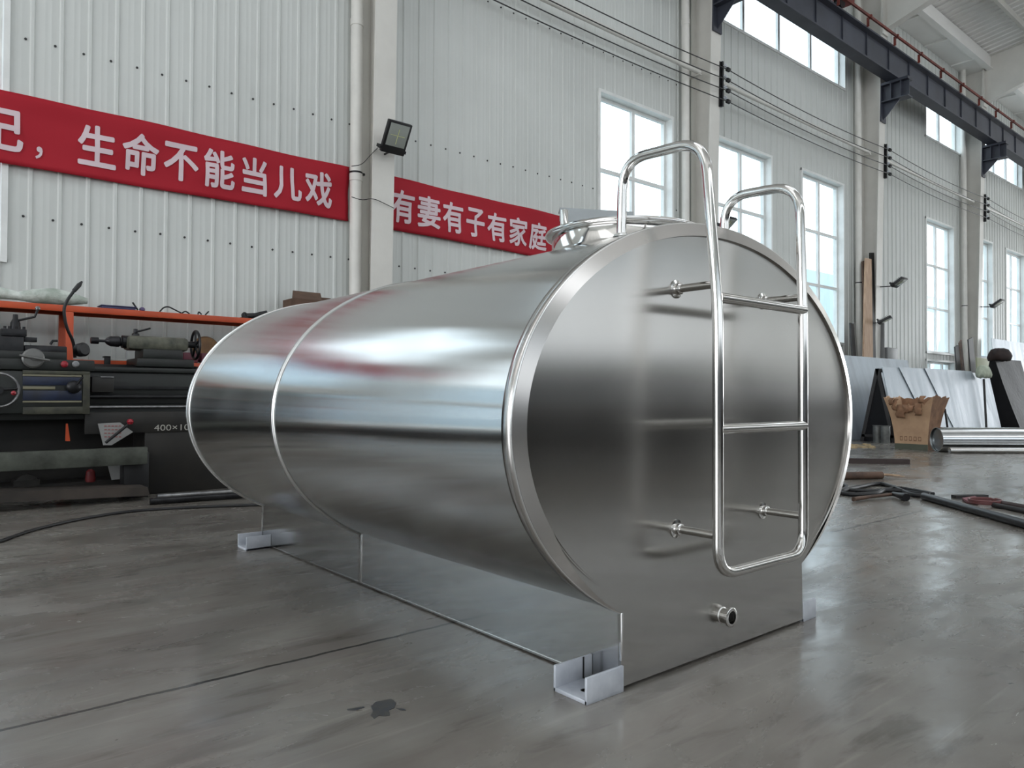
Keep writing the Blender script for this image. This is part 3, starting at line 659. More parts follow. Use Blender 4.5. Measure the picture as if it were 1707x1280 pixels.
# manhole
mx, my = 2.50, 2.20; prof = [(0.315, -0.12), (0.315, 0.0)]
def tz(x, y=None): return TZ + TB*math.sqrt(max(0, 1-((x-TX)/TA)**2))
b = MB(); n_ = 96; vs = []; fs = []
for k in range(n_):
    a = 2*PI*k/n_; x, y = mx+0.325*math.cos(a), my+0.325*math.sin(a); zs = tz(x)
    xo, yo = mx+0.334*math.cos(a), my+0.334*math.sin(a)
    vs += [(xo, yo, tz(xo)-0.006), (mx+.329*math.cos(a), my+.329*math.sin(a), tz(x)+0.004), (x, y, tz(x)+0.010), (x, y, 1.706)]
for k in range(n_):
    for q in range(3): fs.append((4*k+q, 4*((k+1) % n_)+q, 4*((k+1) % n_)+q+1, 4*k+q+1))
b._new(vs, fs); neck = b.build('manhole_neck', M_stain, tank, angle=60)
rim = MB().rev((mx, my, 0), (0, 0, 1), [(0.322, 1.700), (0.340, 1.700), (0.352, 1.706), (0.355, 1.714), (0.352, 1.722), (0.340, 1.727), (0.312, 1.727), (0.312, 1.700)], 96).build('manhole_rim', M_stain, tank, angle=50)
MB().rev((mx, my, 0), (0, 0, 1), [(0.300, 1.716), (0.300, 1.728), (0.28, 1.732), (0.05, 1.736), (0.0, 1.736)], 72).build('manhole_lid', M_stain, tank, angle=50)
def dp(x, y, d): return pix_ray(x, y)*d + Vector((0, 0, 1))
p1, p2 = dp(933, 348, 3.27), dp(1056, 355, 3.27); dn = Vector((0, 0, -.055))
MB().prism([p1, p2, p2 + dn*.4, p2 + (p1-p2)*.25 + dn*.75, p1 + dn], Fh*.008).build('hinge_bar', M_sheet, tank)
MB().prism([p1, p2, p2 + Fh*.09, p1 + Fh*.09], (0, 0, .006)).build('hinge_bar_top', M_sheet, tank)
q = dp(939, 350, 3.22); MB().box(q.x-.012, q.x+.012, q.y-.02, q.y+.004, 1.60, q.z, .002).build('hinge_post', M_stain, tank)
q = dp(943, 357, 3.25); MB().rev(q, -Fh, [(.011, 0), (.011, .012), (.004, .018)], 16).build('hinge_bolt', M_stain, tank)
# ladder, welded on the head
lad = thing('ladder', 'polished tube ladder with two loops over the tank top', 'ladder', (2.5, 1.51, 0.38))
XL, XR, YL, rr = 2.208, 2.787, 1.512, 0.0195
def rail(X, foot_y, top, lean_top):
    return fillet([(2.5, YL, 0.378), (X, YL, 0.378), (X, YL, 1.30), (X, lean_top, top), (X, foot_y, top+0.02), (X, foot_y+0.01, tz(X)-0.005)], [0.10, 0.1, 0.12, 0.12], 10)
MB().tube(rail(XL, 1.95, 1.915, 1.565), rr, 20).build('rail', M_stain, tank); MB().tube(rail(XR, 1.87, 1.855, 1.525), rr, 20).build('rail', M_stain, tank)
for z in (1.347, 0.886): MB().cyl((XL, YL-.004, z), (XR, YL-.004, z), 0.0185, 20).build('rung', M_stain, tank)
for X, z in ((XL, 1.395), (XL, 0.515), (XR, 1.40), (XR, 0.525)):
    b = MB().cyl((X, YL, z), (X, Y0-.002, z), 0.0145, 16); b.build('standoff', M_stain, tank)
    MB().rev((X, Y0-.002, z), (0, -1, 0), [(0.034, 0), (0.034, 0.004), (0.022, 0.006), (0.021, 0.022), (0.015, 0.024)], 24).build('standoff_collar', M_stain, tank)
bpy.data.objects.remove(lad)
for X, fy in ((XL, 1.96), (XR, 1.88)):
    MB().rev((X, fy, tz(X)-.004), (0, 0, 1), [(0.034, 0), (0.030, 0.008), (0.022, 0.014)], 24).build('rail_foot_weld', M_weld, tank)
# ------------------------------------------------------------------ orange rack behind the lathe
SY = 8.72
def zr(x, y, Y=SY): return at(x, y, Y).z
rack = thing('tool_rack', 'orange steel rack standing against the wall behind the lathe', 'rack', (1.4, SY, 0))
ztop, zlo = zr(100, 508), zr(190, 601)
MB().box(-1.6, 4.75, SY, SY+.03, ztop-.065, ztop, .003).build('top_front_rail', M_orange, rack)
MB().box(-1.6, 4.75, 9.14, 9.17, ztop-.065, ztop, .003).build('top_rear_rail', M_orange, rack)
MB().box(-1.6, 4.75, SY+.03, 9.14, ztop-.02, ztop-.008).build('top_shelf', mat('rack_board', col(112, 110, 104), 0.7), rack)
for X in (-1.55, at(116, 560, SY).x, 4.68):
    for y0 in (SY+.001, 9.12): MB().box(X-.035, X+.035, y0, y0+.05, 0, ztop-.066, .003).build('post', M_orange, rack)
    MB().box(X-.02, X+.02, SY+.051, 9.12, zlo-.06, zlo-.01).build('side_brace', M_orange, rack)
MB().box(-1.6, 4.75, SY-.002, SY+.03, zlo-.07, zlo, .003).build('lower_front_rail', M_orange, rack)
MB().box(-1.6, 4.75, SY+.03, 9.14, zlo-.02, zlo-.006).build('lower_shelf', mat('rack_board', col(112, 110, 104), 0.7), rack)
zs = ztop + 0.001
# on the rack
def shelf_pt(x, Y=8.85): return at(x, 500, Y).x
xa, xb = -0.6, at(146, 490, 8.9).x
m_ = MB(); pts = [(xa + (xb-xa)*k/14, 8.9 + 0.01*math.sin(k), zs+.09+0.012*math.sin(k*1.7)) for k in range(15)]
m_.tube(pts, [0.03]+[0.052+0.01*math.sin(k*2.3) for k in range(1, 11)]+[.075, .085, .07, .03], 12)
m_.build('wrapped_bundle', mat('milky_plastic_wrap', col(214, 220, 214), 0.35, c2=col(160, 170, 160), scale=9, bump=0.6, bscale=20), label='long bundle wrapped in milky plastic on top of the orange rack', cat='bundle')
x0, x1 = shelf_pt(168), shelf_pt(224)
t = thing('plastic_tray', 'dark blue plastic tray lying on the orange rack', 'tray', (x0, 8.85, zs))
MB().box(x0, x1, 8.78, 8.98, zs, zs+.03, .008).box(x0-.01, x1+.01, 8.77, 8.99, zs+.03, zs+.04, .004).build('tray_body', mat('dark_blue_plastic', col(58, 60, 96), 0.45), t)
def bent(name, pxs, r, lab, grp=None, m_=M_black, Y=8.80):
    pts = [at(x, y, Y) for x, y in pxs]
    for p in pts: p.z = max(p.z, zs + r)
    o = MB().tube(fillet(pts, 0.03, 4) if len(pts) > 2 else pts, r, 8).build(name, m_, label=lab, cat='tool')
    if grp: o['group'] = grp
bent('steel_pin', [(221, 504), (230, 519)], .009, 'short black pin leaning up from the rack beside the blue tray')
bent('bent_rod', [(266, 522), (273, 512), (281, 511), (303, 523)], .008, 'wide black bent rod on the rack, widest of the hooked rods', 'bent rods on the rack')
bent('bent_rod', [(303, 524), (309, 518), (316, 526)], .008, 'low bent rod just right of the widest bent rod', 'bent rods on the rack')
bent('bent_rod', [(330, 527), (331, 519), (336, 524)], .008, 'tall narrow hooked rod on the rack', 'bent rods on the rack')
bent('steel_pin', [(342, 526), (348, 519)], .008, 'tiny black pin at the right of the bent rods')
MB().rev((at(237, 517, 8.82).x, 8.82, zs), (0, 0, 1), [(0.02, 0), (.03, .015), (.03, .03), (.015, .045), (0, .05)], 16).build('knob', mat('purple_knob', col(84, 70, 110), 0.4), label='small purple knob on the rack right of the blue tray', cat='knob')
p = at(423, 528, 8.85)
t = thing('hand_grinder', 'black hand grinder lying on the rack beside an olive rag', 'grinder', (p.x, 8.85, zs))
MB().tube([(p.x-.10, 8.85, zs+.035), (p.x+.02, 8.85, zs+.05), (p.x+.16, 8.85, zs+.10)], [.034, .032, .024], 14).build('grinder_body', M_black, t)
MB().rev((p.x-.11, 8.84, zs+.03), (0.2, -0.8, 0.3), [(0.05, 0), (.05, .012), (.02, .02)], 20).build('grinder_head', M_iron, t)
m_ = MB(); x0, x1 = at(398, 530, 8.95).x, at(478, 525, 8.95).x; nx = 16; vs = []; fs = []
for i in range(nx+1):
    for j in range(7):
        u, v = i/nx, j/6; vs.append((x0+(x1-x0)*u, 8.86+.26*v, zs+.012+.045*abs(math.sin(u*7+v*3))*math.sin(PI*u)**.5 + .03*math.sin(PI*v)*u))
for i in range(nx):
    for j in range(6): fs.append((i*7+j, (i+1)*7+j, (i+1)*7+j+1, i*7+j+1))
m_._new(vs, fs); o = m_.build('rag', mat('olive_rag', col(112, 106, 62), 0.9, c2=col(70, 72, 48), scale=10), label='crumpled olive rag on the rack behind the tank edge', cat='rag', angle=80)
md = o.modifiers.new('thickness', 'SOLIDIFY'); md.thickness = .006
# open brown carton on the rack
x0, x1 = at(487, 505, 8.8).x, at(571, 500, 8.8).x; zc = zs; zt = at(520, 500, 8.8).z
t = thing('carton', 'flattened brown cardboard carton on the rack beside the column', 'carton', (x0, 8.9, zs))
MB().box(x0, x1, 8.80, 8.805, zc, zt).box(x0, x1, 9.08, 9.085, zc, zt).box(x0, x0+.005, 8.8, 9.08, zc, zt).box(x1-.005, x1, 8.8, 9.08, zc, zt).box(x0, x1, 8.8, 9.08, zc, zc+.006).build('carton_body', M_card2, t)
MB().prism([(x0+.0, 8.80, zt), (x0+.40, 8.80, zt), (x0+.50, 9.06, zt+.13), (x0+.12, 9.06, zt+.13)], (0, 0, .006)).build('lid_flap', M_card2, t)
MB().prism([(x0+.46, 9.08, zt), (x1+.02, 9.08, zt), (x1-.01, 9.12, zt+.09), (x0+.46, 9.12, zt+.09)], (0, .006, 0)).build('lid_flap', M_card2, t)

# ------------------------------------------------------------------ lathe
LY = 8.0
def pxbox(mb, x0, y0, x1, y1, Y, d, bev=.006):
    ym, xm = (y0+y1)/2, (x0+x1)/2; a, b = at(x0, ym, Y).x, at(x1, ym, Y).x; z1, z0 = at(xm, y0, Y).z, at(xm, y1, Y).z
    mb.box(a, b, Y, Y+d, z0, z1, bev); return mb
lathe = thing('lathe', 'dark greasy metal lathe with blue striped apron, left of the tank', 'lathe', (1.2, 8.3, 0))
def lp(name, m_, *boxes, parent=None):
    b = MB()
    for q in boxes: pxbox(b, *q)
    return b.build(name, m_, parent or lathe)
zb1 = at(200, 612, 8.1).z; zb0 = at(200, 698, 8.1).z
b = MB(); b.box(-0.9, 3.45, 8.08, 8.55, zb0+.14, zb1-.05, .01).box(-0.9, 3.45, 8.04, 8.60, zb1-.05, zb1, .01).box(-0.9, 3.45, 8.05, 8.58, zb0, zb0+.14, .01)
bed = b.build('bed', M_lathe, lathe)
MB().prism([(-0.9, 8.12, zb1), (-0.9, 8.18, zb1+.03), (-0.9, 8.24, zb1)], (4.35, 0, 0)).build('bed_way', M_iron, lathe)
MB().prism([(-0.9, 8.40, zb1), (-0.9, 8.46, zb1+.03), (-0.9, 8.52, zb1)], (4.35, 0, 0)).build('bed_way', M_iron, lathe)
z = at(230, 678, 8.0).z; MB().cyl((-.2, 8.0, z), (3.4, 8.0, z), 0.013, 10).build('feed_rod', M_bright, lathe)
z = at(230, 661, 8.0).z; MB().cyl((-.2, 8.02, z), (3.4, 8.02, z), 0.02, 10).build('lead_screw', M_iron, lathe)
z = at(230, 646, 8.02).z; MB().box(1.5, 3.4, 8.03, 8.06, z-.012, z+.012).build('rack_strip', M_iron, lathe)
px0 = at(240, 745, 8.05).x
MB().box(px0, 3.35, 8.03, 8.62, 0.0, zb0-.0, .012).build('right_pedestal', M_lathe2, lathe)
MB().box(at(236, 700, 8.02).x-.5, 3.36, 8.015, 8.04, zb0-.14, zb0+.07, .004).build('nameplate_panel', M_lathe2, lathe)
MB().box(-.88, -.3, 8.03, 8.62, 0, zb0, .012).build('left_pedestal', M_lathe2, lathe)
MB().box(-.3, px0, 8.10, 8.56, 0.10, 0.16).build('chip_tray', M_lathe2, lathe)
MB().box(-.3, px0, 8.50, 8.53, 0.16, zb0).build('back_guard', M_lathe2, lathe)
MB().box(-.95, -0.05, 7.98, 8.62, zb1, zb1+.60, .03).build('headstock', M_olive, lathe)
MB().rev((-0.05, 8.3, zb1+.33), (1, 0, 0), [(0.10, 0), (.10, .06), (.24, .07), (.24, .20), (.20, .22), (.05, .22)], 32).build('chuck', M_iron, lathe)
# model size cast on the panel
tx0, tx1 = at(257, 713, 8.01).x, at(334, 713, 8.01).x; tz0, tz1 = at(285, 717.5, 8.01).z, at(285, 707.5, 8.01).z
letter_mb('400×1000', lambda u, v: (tx0+(tx1-tx0)*u, 8.012, tz0+(tz1-tz0)*v), 0.0).build('size_lettering', mat('plate_lettering', col(170, 168, 160), 0.5), lathe, fix=False)
# front cross rail and wooden footboard
MB().box(-.9, at(246, 760, 7.72).x, 7.72, 7.82, at(120, 780, 7.72).z, at(120, 750, 7.72).z, .006).build('cross_rail', mat('worn_green_paint', col(78, 82, 74), 0.55, c2=col(46, 48, 42), scale=7), lathe)
for X in (-.8, at(208, 800, 7.80).x): MB().box(X, X+.22, 7.83, 8.02, 0.0, .44, .006).build('rail_support', M_black, lathe)
# carriage
A0 = 7.86
ap = lp('apron', M_lathe, (-40, 618, 150, 690, A0, .2, .02))
lp('apron_frame', M_olive, (38, 618, 150, 624, A0-.012, .012, .002), (138, 624, 150, 690, A0-.012, .012, .002), (38, 678, 138, 690, A0-.012, .012, .002), parent=ap)
lp('apron_panel', mat('blue_panel', col(26, 38, 66), 0.4, c2=col(18, 24, 42), scale=9), (38, 628, 136, 642, A0-.008, .008, .001), (38, 651, 136, 667, A0-.008, .008, .001), parent=ap)
lp('apron_trim', mat('cream_trim', col(124, 120, 100), 0.5), (38, 624.5, 136, 627.5, A0-.014, .01, .001), (38, 644, 92, 649, A0-.014, .01, .001), (38, 668, 136, 671, A0-.014, .01, .001), parent=ap)
c = at(123, 645, A0-.02); MB().rev((c.x, A0, c.z), (0, -1, 0), [(.06, 0), (.06, .03), (.045, .05), (.02, .06)], 24).cyl((c.x, A0-.045, c.z), (c.x+.06, A0-.09, c.z+.09), .010, 8).build('feed_knob', M_iron, ap)
c = at(-2, 650, A0-.1); hw = thing('handwheel', '', '', (0, 0, 0)); bpy.data.objects.remove(hw)
pts = [(c.x + .145*math.cos(a), A0-.10, c.z + .145*math.sin(a)) for a in [2*PI*k/40 for k in range(40)]]
hwl = MB().tube(pts, .012, 10, closed=True).build('handwheel', M_bright, ap)
b = MB()
for a in (0.1, 2.2, 4.3): b.cyl((c.x, A0-.08, c.z), (c.x+.14*math.cos(a), A0-.10, c.z+.14*math.sin(a)), .012, 8)
b.cyl((c.x, A0, c.z), (c.x, A0-.10, c.z), .035, 16); b.build('handwheel_hub', M_iron, ap)
c = at(22, 655, A0-.13); MB().rev((c.x, A0-.10, c.z), (0, -1, 0), [(.012, 0), (.014, .03), (.02, .06), (0, .075)], 12).build('handwheel_grip', mat('red_knob', col(150, 30, 44), 0.35), ap)
sd = lp('saddle', M_lathe, (-40, 598, 158, 617, A0+.02, .55, .012), (-20, 585, 112, 600, A0+.10, .40, .012))
c = at(107, 607, A0+.018); MB().rev((c.x, A0+.02, c.z), (0, -1, 0), [(.03, 0), (.03, .02), (.018, .03), (0, .032)], 16).build('stop_button', mat('red_knob', col(150, 30, 44), 0.35), sd)
c = at(126, 607, A0+.018); MB().rev((c.x, A0+.02, c.z), (0, -1, 0), [(.03, 0), (.03, .012), (.02, .014), (.02, .022), (0, .022)], 16).build('start_button', M_bright, sd)
c = at(55, 597, 7.85); MB().rev((c.x, 7.88, c.z), (0, -1, 0), [(.06, 0), (.088, .02), (.088, .05), (.075, .06), (.02, .065), (.018, .09), (0, .09)], 32).cyl((c.x-.11, 7.79, c.z+.02), (c.x+.12, 7.79, c.z-.02), .012, 8).build('cross_slide_dial', mat('dull_dial', col(112, 112, 110), 0.4, 0.5), sd)
lp('compound_slide', M_iron, (-20, 560, 40, 596, 8.02, .3, .01), (40, 576, 112, 590, 8.06, .2, .012))
tp = lp('tool_post', M_iron, (2, 548, 45, 560, 8.03, .28, .006), (4, 560, 40, 572, 8.05, .22, .01), (40, 562, 62, 570, 8.08, .05, .003))
c = at(26, 545, 8.15)
b = MB(); b.rev((c.x, 8.17, at(26, 549, 8.15).z), (0, 0, 1), [(.04, 0), (.04, .06), (.022, .10), (.02, .14)], 16)
for k in range(5): b.cyl((at(8+8*k, 549, 8.08).x, 8.08, at(20, 549, 8.1).z), (at(8+8*k, 549, 8.08).x, 8.08, at(20, 544, 8.1).z), .012, 8)
b.build('tool_post_screws', M_iron, tp)
p0, p1, p2 = at(30, 534, 8.15), at(58, 528, 8.1), at(63, 516, 8.1)
MB().tube([p0, p1, p2], .011, 10).build('clamp_lever', M_iron, tp); MB().rev(p2, (0, 0, 1), [(.01, -.01), (.02, .0), (.022, .015), (.012, .03), (0, .032)], 14).build('lever_ball', M_bright, tp)
# coolant hose
pts = [at(125, 596, 8.3), at(123, 570, 8.28), at(110, 545, 8.22), at(106, 515, 8.2), at(112, 500, 8.2), at(124, 484, 8.2)]
MB().tube(fillet(pts, .08, 6), .015, 10).build('coolant_hose', M_black, lathe); MB().tube([at(123, 485, 8.2), at(132, 475, 8.2), at(137, 469, 8.2)], [.02, .022, .008], 10).build('hose_nozzle', M_black, lathe)
c = at(134, 583, 8.1); MB().rev((c.x, 8.22, c.z), (.5, -1, 0.1), [(.02, 0), (.065, .02), (.068, .08), (.05, .10)], 24).build('work_lamp', M_black, lathe)
MB().tube([at(84, 574, 8.2), at(88, 568, 8.2), at(96, 568, 8.2)], .012, 8).build('guard_handle', M_black, lathe)
lp('cable_block', M_lathe2, (153, 628, 190, 654, 7.98, .1, .006))
lp('tray_lip', M_bright, (168, 627.5, 190, 629.5, 7.97, .1, .001))
# tailstock
tb = lp('tailstock_body', mat('worn_grey_green', col(98, 98, 84), 0.5, c2=col(52, 54, 46), scale=9), (214, 561, 316, 584, 8.15, .28, .04))
lp('tailstock_base', M_lathe, (238, 582, 306, 600, 8.12, .34, .02), (228, 598, 324, 612, 8.08, .44, .012))
zq = at(190, 569, 8.28).z
def tx(x): return at(x, 569, 8.28).x
MB().rev((tx(151), 8.28, zq), (1, 0, 0), [(0.03, 0), (.034, .005), (.034, tx(164)-tx(151)), (.014, tx(165)-tx(151)), (.014, tx(175)-tx(151)), (.03, tx(177)-tx(151)), (.052, tx(184)-tx(151)), (.055, tx(198)-tx(151)), (.045, tx(200)-tx(151)), (.045, tx(202)-tx(151)), (.065, tx(203)-tx(151)), (.065, tx(218)-tx(151))], 24).build('drill_chuck', M_iron, lathe)
MB().rev((tx(222)+.02, 8.27, at(224, 562, 8.2).z), (0, 0, 1), [(.04, 0), (.035, .04), (.02, .05), (.02, .09)], 14).tube([at(226, 553, 8.25), at(240, 550, 8.22), at(251, 547, 8.2)], .010, 8).build('quill_clamp_lever', M_iron, lathe)
cx_, cz_ = at(325, 574, 8.3).x, zq
pts = [(cx_, 8.28 + .15*math.cos(a), cz_ + .15*math.sin(a)) for a in [2*PI*k/36 for k in range(36)]]
th_ = MB().tube(pts, .014, 10, closed=True).build('tailstock_handwheel', M_iron, lathe)
b = MB(); b.cyl((cx_-.12, 8.28, cz_), (cx_+.03, 8.28, cz_), .035, 16)
for k in range(5): a = 2*PI*k/5+.3; b.cyl((cx_, 8.28, cz_), (cx_, 8.28+.14*math.cos(a), cz_+.14*math.sin(a)), .012, 8)
b.build('wheel_spokes', M_iron, th_)
MB().tube([at(211, 585, 8.12), at(210, 598, 8.12)], .006, 6).build('oil_pipe', M_bright, lathe)
# start lever with red ball
p0, p1 = at(176, 738, 7.93), at(213, 708, 7.93)
MB().tube([p0, p1], .014, 10).build('start_lever', M_black, lathe); MB().rev(at(217, 703, 7.93) - Vector((0, 0, .03)), (0, 0, 1), [(0, 0), (.022, .008), (.032, .03), (.022, .052), (0, .06)], 18).build('lever_ball', mat('red_knob', col(150, 30, 44), 0.35), lathe)
#l2 = copy_tree(lathe); l2.location.x -= 7.4; l2['label'] = 'second dark lathe beyond the left edge of the picture'
# papers
def poly(name, m_, pxs, Y, th, lab, cat):
    return MB().prism([at(x, y, Y) for x, y in pxs], (0, th, 0)).build(name, m_, label=lab, cat=cat)
M_paper = mat('grey_white_paper', col(150, 150, 148), 0.8)
o = poly('instruction_sheet', M_paper, [(163, 706), (200, 704), (222, 720), (186, 742), (172, 742)], 7.99, .003, 'torn instruction sheet with faint red lines stuck behind the red ball lever', 'paper')
b = MB()
for y in (711, 717, 723, 729):
    for k in range(5): q = at(174+6*k, y, 7.987); b.box(q.x, q.x+.02, 7.986, 7.989, q.z, q.z+.010)
r_ = b.build('red_print', mat('faded_red_print', col(150, 92, 92), 0.8)); me_ = r_.data; me_.transform(Matrix.Translation(r_.location - o.location)); r_.location = (0, 0, 0); r_.parent = o
poly('paper_sheet', M_paper, [(179, 774), (205, 773), (205, 798), (186, 800)], 8.0, .003, 'plain grey sheet hanging below the cross rail', 'paper')
poly('orange_pointer', M_orange, [(110, 706), (113, 706), (117, 735), (109, 735)], 7.99, .01, 'slim orange pointer standing behind the cross rail', 'marker')
poly('floor_board', mat('dirty_floor_board', col(66, 58, 52), 0.7, c2=col(44, 40, 36), scale=4), [(-60, 822), (246, 812), (250, 826), (-60, 841)], 7.55, .35, 'dirty dark wooden board on the floor in front of the lathe', 'board')
c = at(45, 800, 8.05)
MB().rev((c.x, 8.05, c.z-.05), (0, 1, 0), [(.03, 0), (.10, .01), (.10, .14), (.03, .15)], 20).box(c.x-.1, c.x+.1, 8.05, 8.25, .16, c.z).build('coolant_pump', M_lathe2, parent=lathe)
q = on(113, 812); MB().rev((q.x, 8.0, .165), (0, 0, 1), [(.04, 0), (.045, .02), (.038, .10), (.015, .12)], 16).build('red_can', mat('red_can_paint', col(104, 26, 28), 0.5), label='small red can under the lathe', cat='can')
# round brown reel and dark red vice behind the tailstock
c = at(352, 582, 8.85); MB().rev((c.x, 8.99, zlo+.17), (0, 1, 0), [(.05, 0), (.15, .01), (.165, .06), (.15, .11), (.05, .12)], 28).build('brown_reel', mat('brown_reel_paint', col(140, 104, 66), 0.6, c2=col(110, 80, 52), scale=8), label='round brown reel standing on the lower shelf of the rack', cat='reel')
t = thing('bench_vice', 'dark red vice on the lower shelf behind the tailstock', 'vice', (at(320, 595, 8.75).x, 8.8, zlo))
x0 = at(306, 595, 8.75).x
M_vice = mat('dark_red_vice', col(92, 36, 50), 0.5)
MB().box(x0, x0+.16, 8.76, 8.95, zlo, zlo+.12, .01).build('vice_body', M_vice, t); MB().box(x0+.2, x0+.28, 8.76, 8.95, zlo+.02, zlo+.12, .01).cyl((x0+.16, 8.85, zlo+.05), (x0+.2, 8.85, zlo+.05), .02, 10).build('vice_jaw', M_vice, t)
x0 = at(180, 598, 8.8).x
MB().box(x0, x0+.3, 8.78, 8.98, zlo, zlo+.012, .004).build('folded_cloth', mat('pale_cloth', col(170, 170, 165), 0.8), label='pale folded cloth on the lower shelf behind the drill chuck', cat='cloth')
x0 = at(174, 598, 8.7).x
MB().box(x0, x0+.06, 8.70, 8.718, zlo-.08, zlo+.045, .004).box(x0, x0+.06, 8.70, 8.80, zlo+.03, zlo+.045, .003).build('hook_clamp', M_black, label='black hook clamp gripping the lower orange rail', cat='clamp')

# pipes and cables on the floor at the left
def rod(name, a, b_, r, m_, lab, cat='pipe', grp=None):
    a = on(*a, z=r); b_ = on(*b_, z=r); o = MB().cyl(a, b_, r, 14).build(name, m_, label=lab, cat=cat)
    if grp: o['group'] = grp
    return o
rod('steel_pipe', (262, 829), (408, 819), .035, M_bright, 'thin grey pipe at the foot of the lathe, the farther of two', grp='pipes at the lathe foot')
rod('steel_pipe', (250, 836), (425, 824), .03, M_iron, 'darker pipe at the foot of the lathe, the nearer of two', grp='pipes at the lathe foot')
def floor_cable(name, pxs, r, lab, m_=M_cable, grp=None):
    P = [on(x, y, r) for x, y in pxs]; out = []
    for i in range(len(P)-1):
        p0, p1, p2, p3 = P[max(i-1, 0)], P[i], P[i+1], P[min(i+2, len(P)-1)]
        for k in range(8):
            t = k/8; out.append(0.5*((2*p1) + (p2-p0)*t + (2*p0-5*p1+4*p2-p3)*t*t + (3*p1-p0-3*p2+p3)*t**3))
    out.append(P[-1]); o = MB().tube(out, r, 8).build(name, m_, label=lab, cat='cable')
    if grp: o['group'] = grp
floor_cable('floor_cable', [(-40, 915), (0, 902), (60, 882), (140, 864), (220, 852), (310, 846), (380, 843), (440, 841), (520, 838)], .012, 'thin black cable curving across the floor left of the tank')
# old oil spots
for i, pts in enumerate(([(618, 1178), (626, 1170), (640, 1167), (652, 1165), (660, 1171), (657, 1180), (648, 1184), (650, 1192), (640, 1194), (632, 1192), (624, 1198), (618, 1192), (622, 1185)], [(578, 1182), (590, 1180), (606, 1177), (608, 1179), (592, 1184), (580, 1184)], [(660, 1180), (672, 1180), (677, 1184), (668, 1184)])):
    MB().prism([on(x, y, .0008) for x, y in pts], (0, 0, .0006)).build('oil_spot', mat('floor_oil', col(58, 62, 70), 0.3, c2=col(80, 78, 72), scale=40), label=['dark bluish oil spot on the floor in front of the tank, largest of three', 'thin smear of oil left of the largest spot', 'tiny oil fleck right of the largest spot'][i], cat='stain', group='oil spots on the floor')

# ------------------------------------------------------------------ right-hand side
def sheet(name, lab, p, m_=M_film, th=.012, parent=None):
    """p: four corners of a leaning sheet"""
    a = Vector(p[1])-Vector(p[0]); n_ = a.cross(Vector(p[3])-Vector(p[0])).normalized()
    mb = MB(); mb.prism([Vector(q) for q in p], n_*th)
    if parent: return mb.build(name, m_, parent)
    return mb.build(name, m_, label=lab, cat='metal sheet')
sheet('metal_sheet', 'big stainless sheet leaning on the wall just right of the tank', [(13.8, 8.05, .0), (21.0, 8.05, 0), (21.5, 8.60, 2.02), (13.8, 8.60, 2.02)])
sheet('metal_sheet', 'tall stainless sheet at the far right edge behind the black rack', [(27.9, 8.25, .0), (32.6, 8.25, 0), (32.6, 8.66, 3.0), (28.35, 8.66, 3.0)])
def a_frame(x0, x1, ya, za, y1, y2, lab, m_):
    t = thing('sheet_rack', lab, 'rack', ((x0+x1)/2, ya, 0))
    for X in (x0, x1):
        for yy in (y1, y2): MB().prism([(X, yy-.04, 0), (X, yy+.04, 0), (X, ya+.04, za), (X, ya-.04, za)], (.06, 0, 0)).build('rack_leg', m_, t)
        MB().box(X, X+.05, y2, y1, .10, .16).build('rack_foot', m_, t)
    MB().box(x0, x1, ya-.04, ya+.04, za-.08, za).build('ridge_bar', m_, t)
    return t
XR0 = 16.9; pa = atx(1462, 612, XR0); ff = on(1432, 735); YA, ZA = pa.y, pa.z; YF1, YF2 = 2*YA-7.02, 7.02
rk = a_frame(XR0, 23.5, YA, ZA-.03, YF1-.04, YF2+.04, 'A-shaped rack holding stainless sheets behind the cardboard box', M_dark)
MB().prism([(XR0+.03, YF1-.08, .0), (XR0+.03, YF2+.10, 0), (XR0+.03, YA-.03, ZA-.1), (XR0+.03, YA+.03, ZA-.1)], (.03, 0, 0)).build('shaded_interior', M_tarp, rk)  # dark panel drawn for the shade inside the rack, no real cover
for k, (xa, xb, dz) in enumerate(((XR0-.02, 23.65, 0), (XR0+.8, 20.1, .02), (XR0+2.2, 22.2, .03))):
    d = .03 + .02*k; x_sh = 1.2 if k else 0
    sheet('metal_sheet', ['long stainless sheet leaning on the rack behind the cardboard box, lowest of its pile', 'narrow stainless sheet leaning on the rack pile, left one', 'outermost stainless sheet slanting on the rack pile, right one'][k], [(xa+x_sh, YF2-.02-d, 0.0), (xb+x_sh, YF2-.02-d, 0), (xb, YA-.08-d, ZA+dz), (xa, YA-.08-d, ZA+dz)])
# black covered rack
X2 = 24.4; pb = atx(1655, 596, X2); ZB = pb.z; YB2 = pb.y
rk2 = a_frame(X2, 26.6, YB2, ZB-.1, YB2+.62, YB2-.62, 'black covered A-shaped rack at the right edge with cloths on it', M_dark)
m_ = MB(); n_ = 20; vs = []; fs = []
for s_, (ye, xe) in enumerate(((YB2+.66, 0), (YB2-.66, 0))): pass
prof_ = [(YB2+.70, 0.02), (YB2+.45, .75), (YB2+.20, 1.45), (YB2+.05, ZB-.02), (YB2-.06, ZB-.02), (YB2-.24, 1.45), (YB2-.48, .75), (YB2-.72, 0.02)]
for i in range(n_+1):
    X = X2-.05 + 2.3*i/n_
    for y, z in prof_: vs.append((X, y + .012*math.sin(i*.55+z*3), z))
for i in range(n_):
    for j in range(7): fs.append((i*8+j, (i+1)*8+j, (i+1)*8+j+1, i*8+j+1))
fs.append(tuple(range(8)))
m_._new(vs, fs); m_.build('cover_sheet', M_tarp, rk2, angle=70)
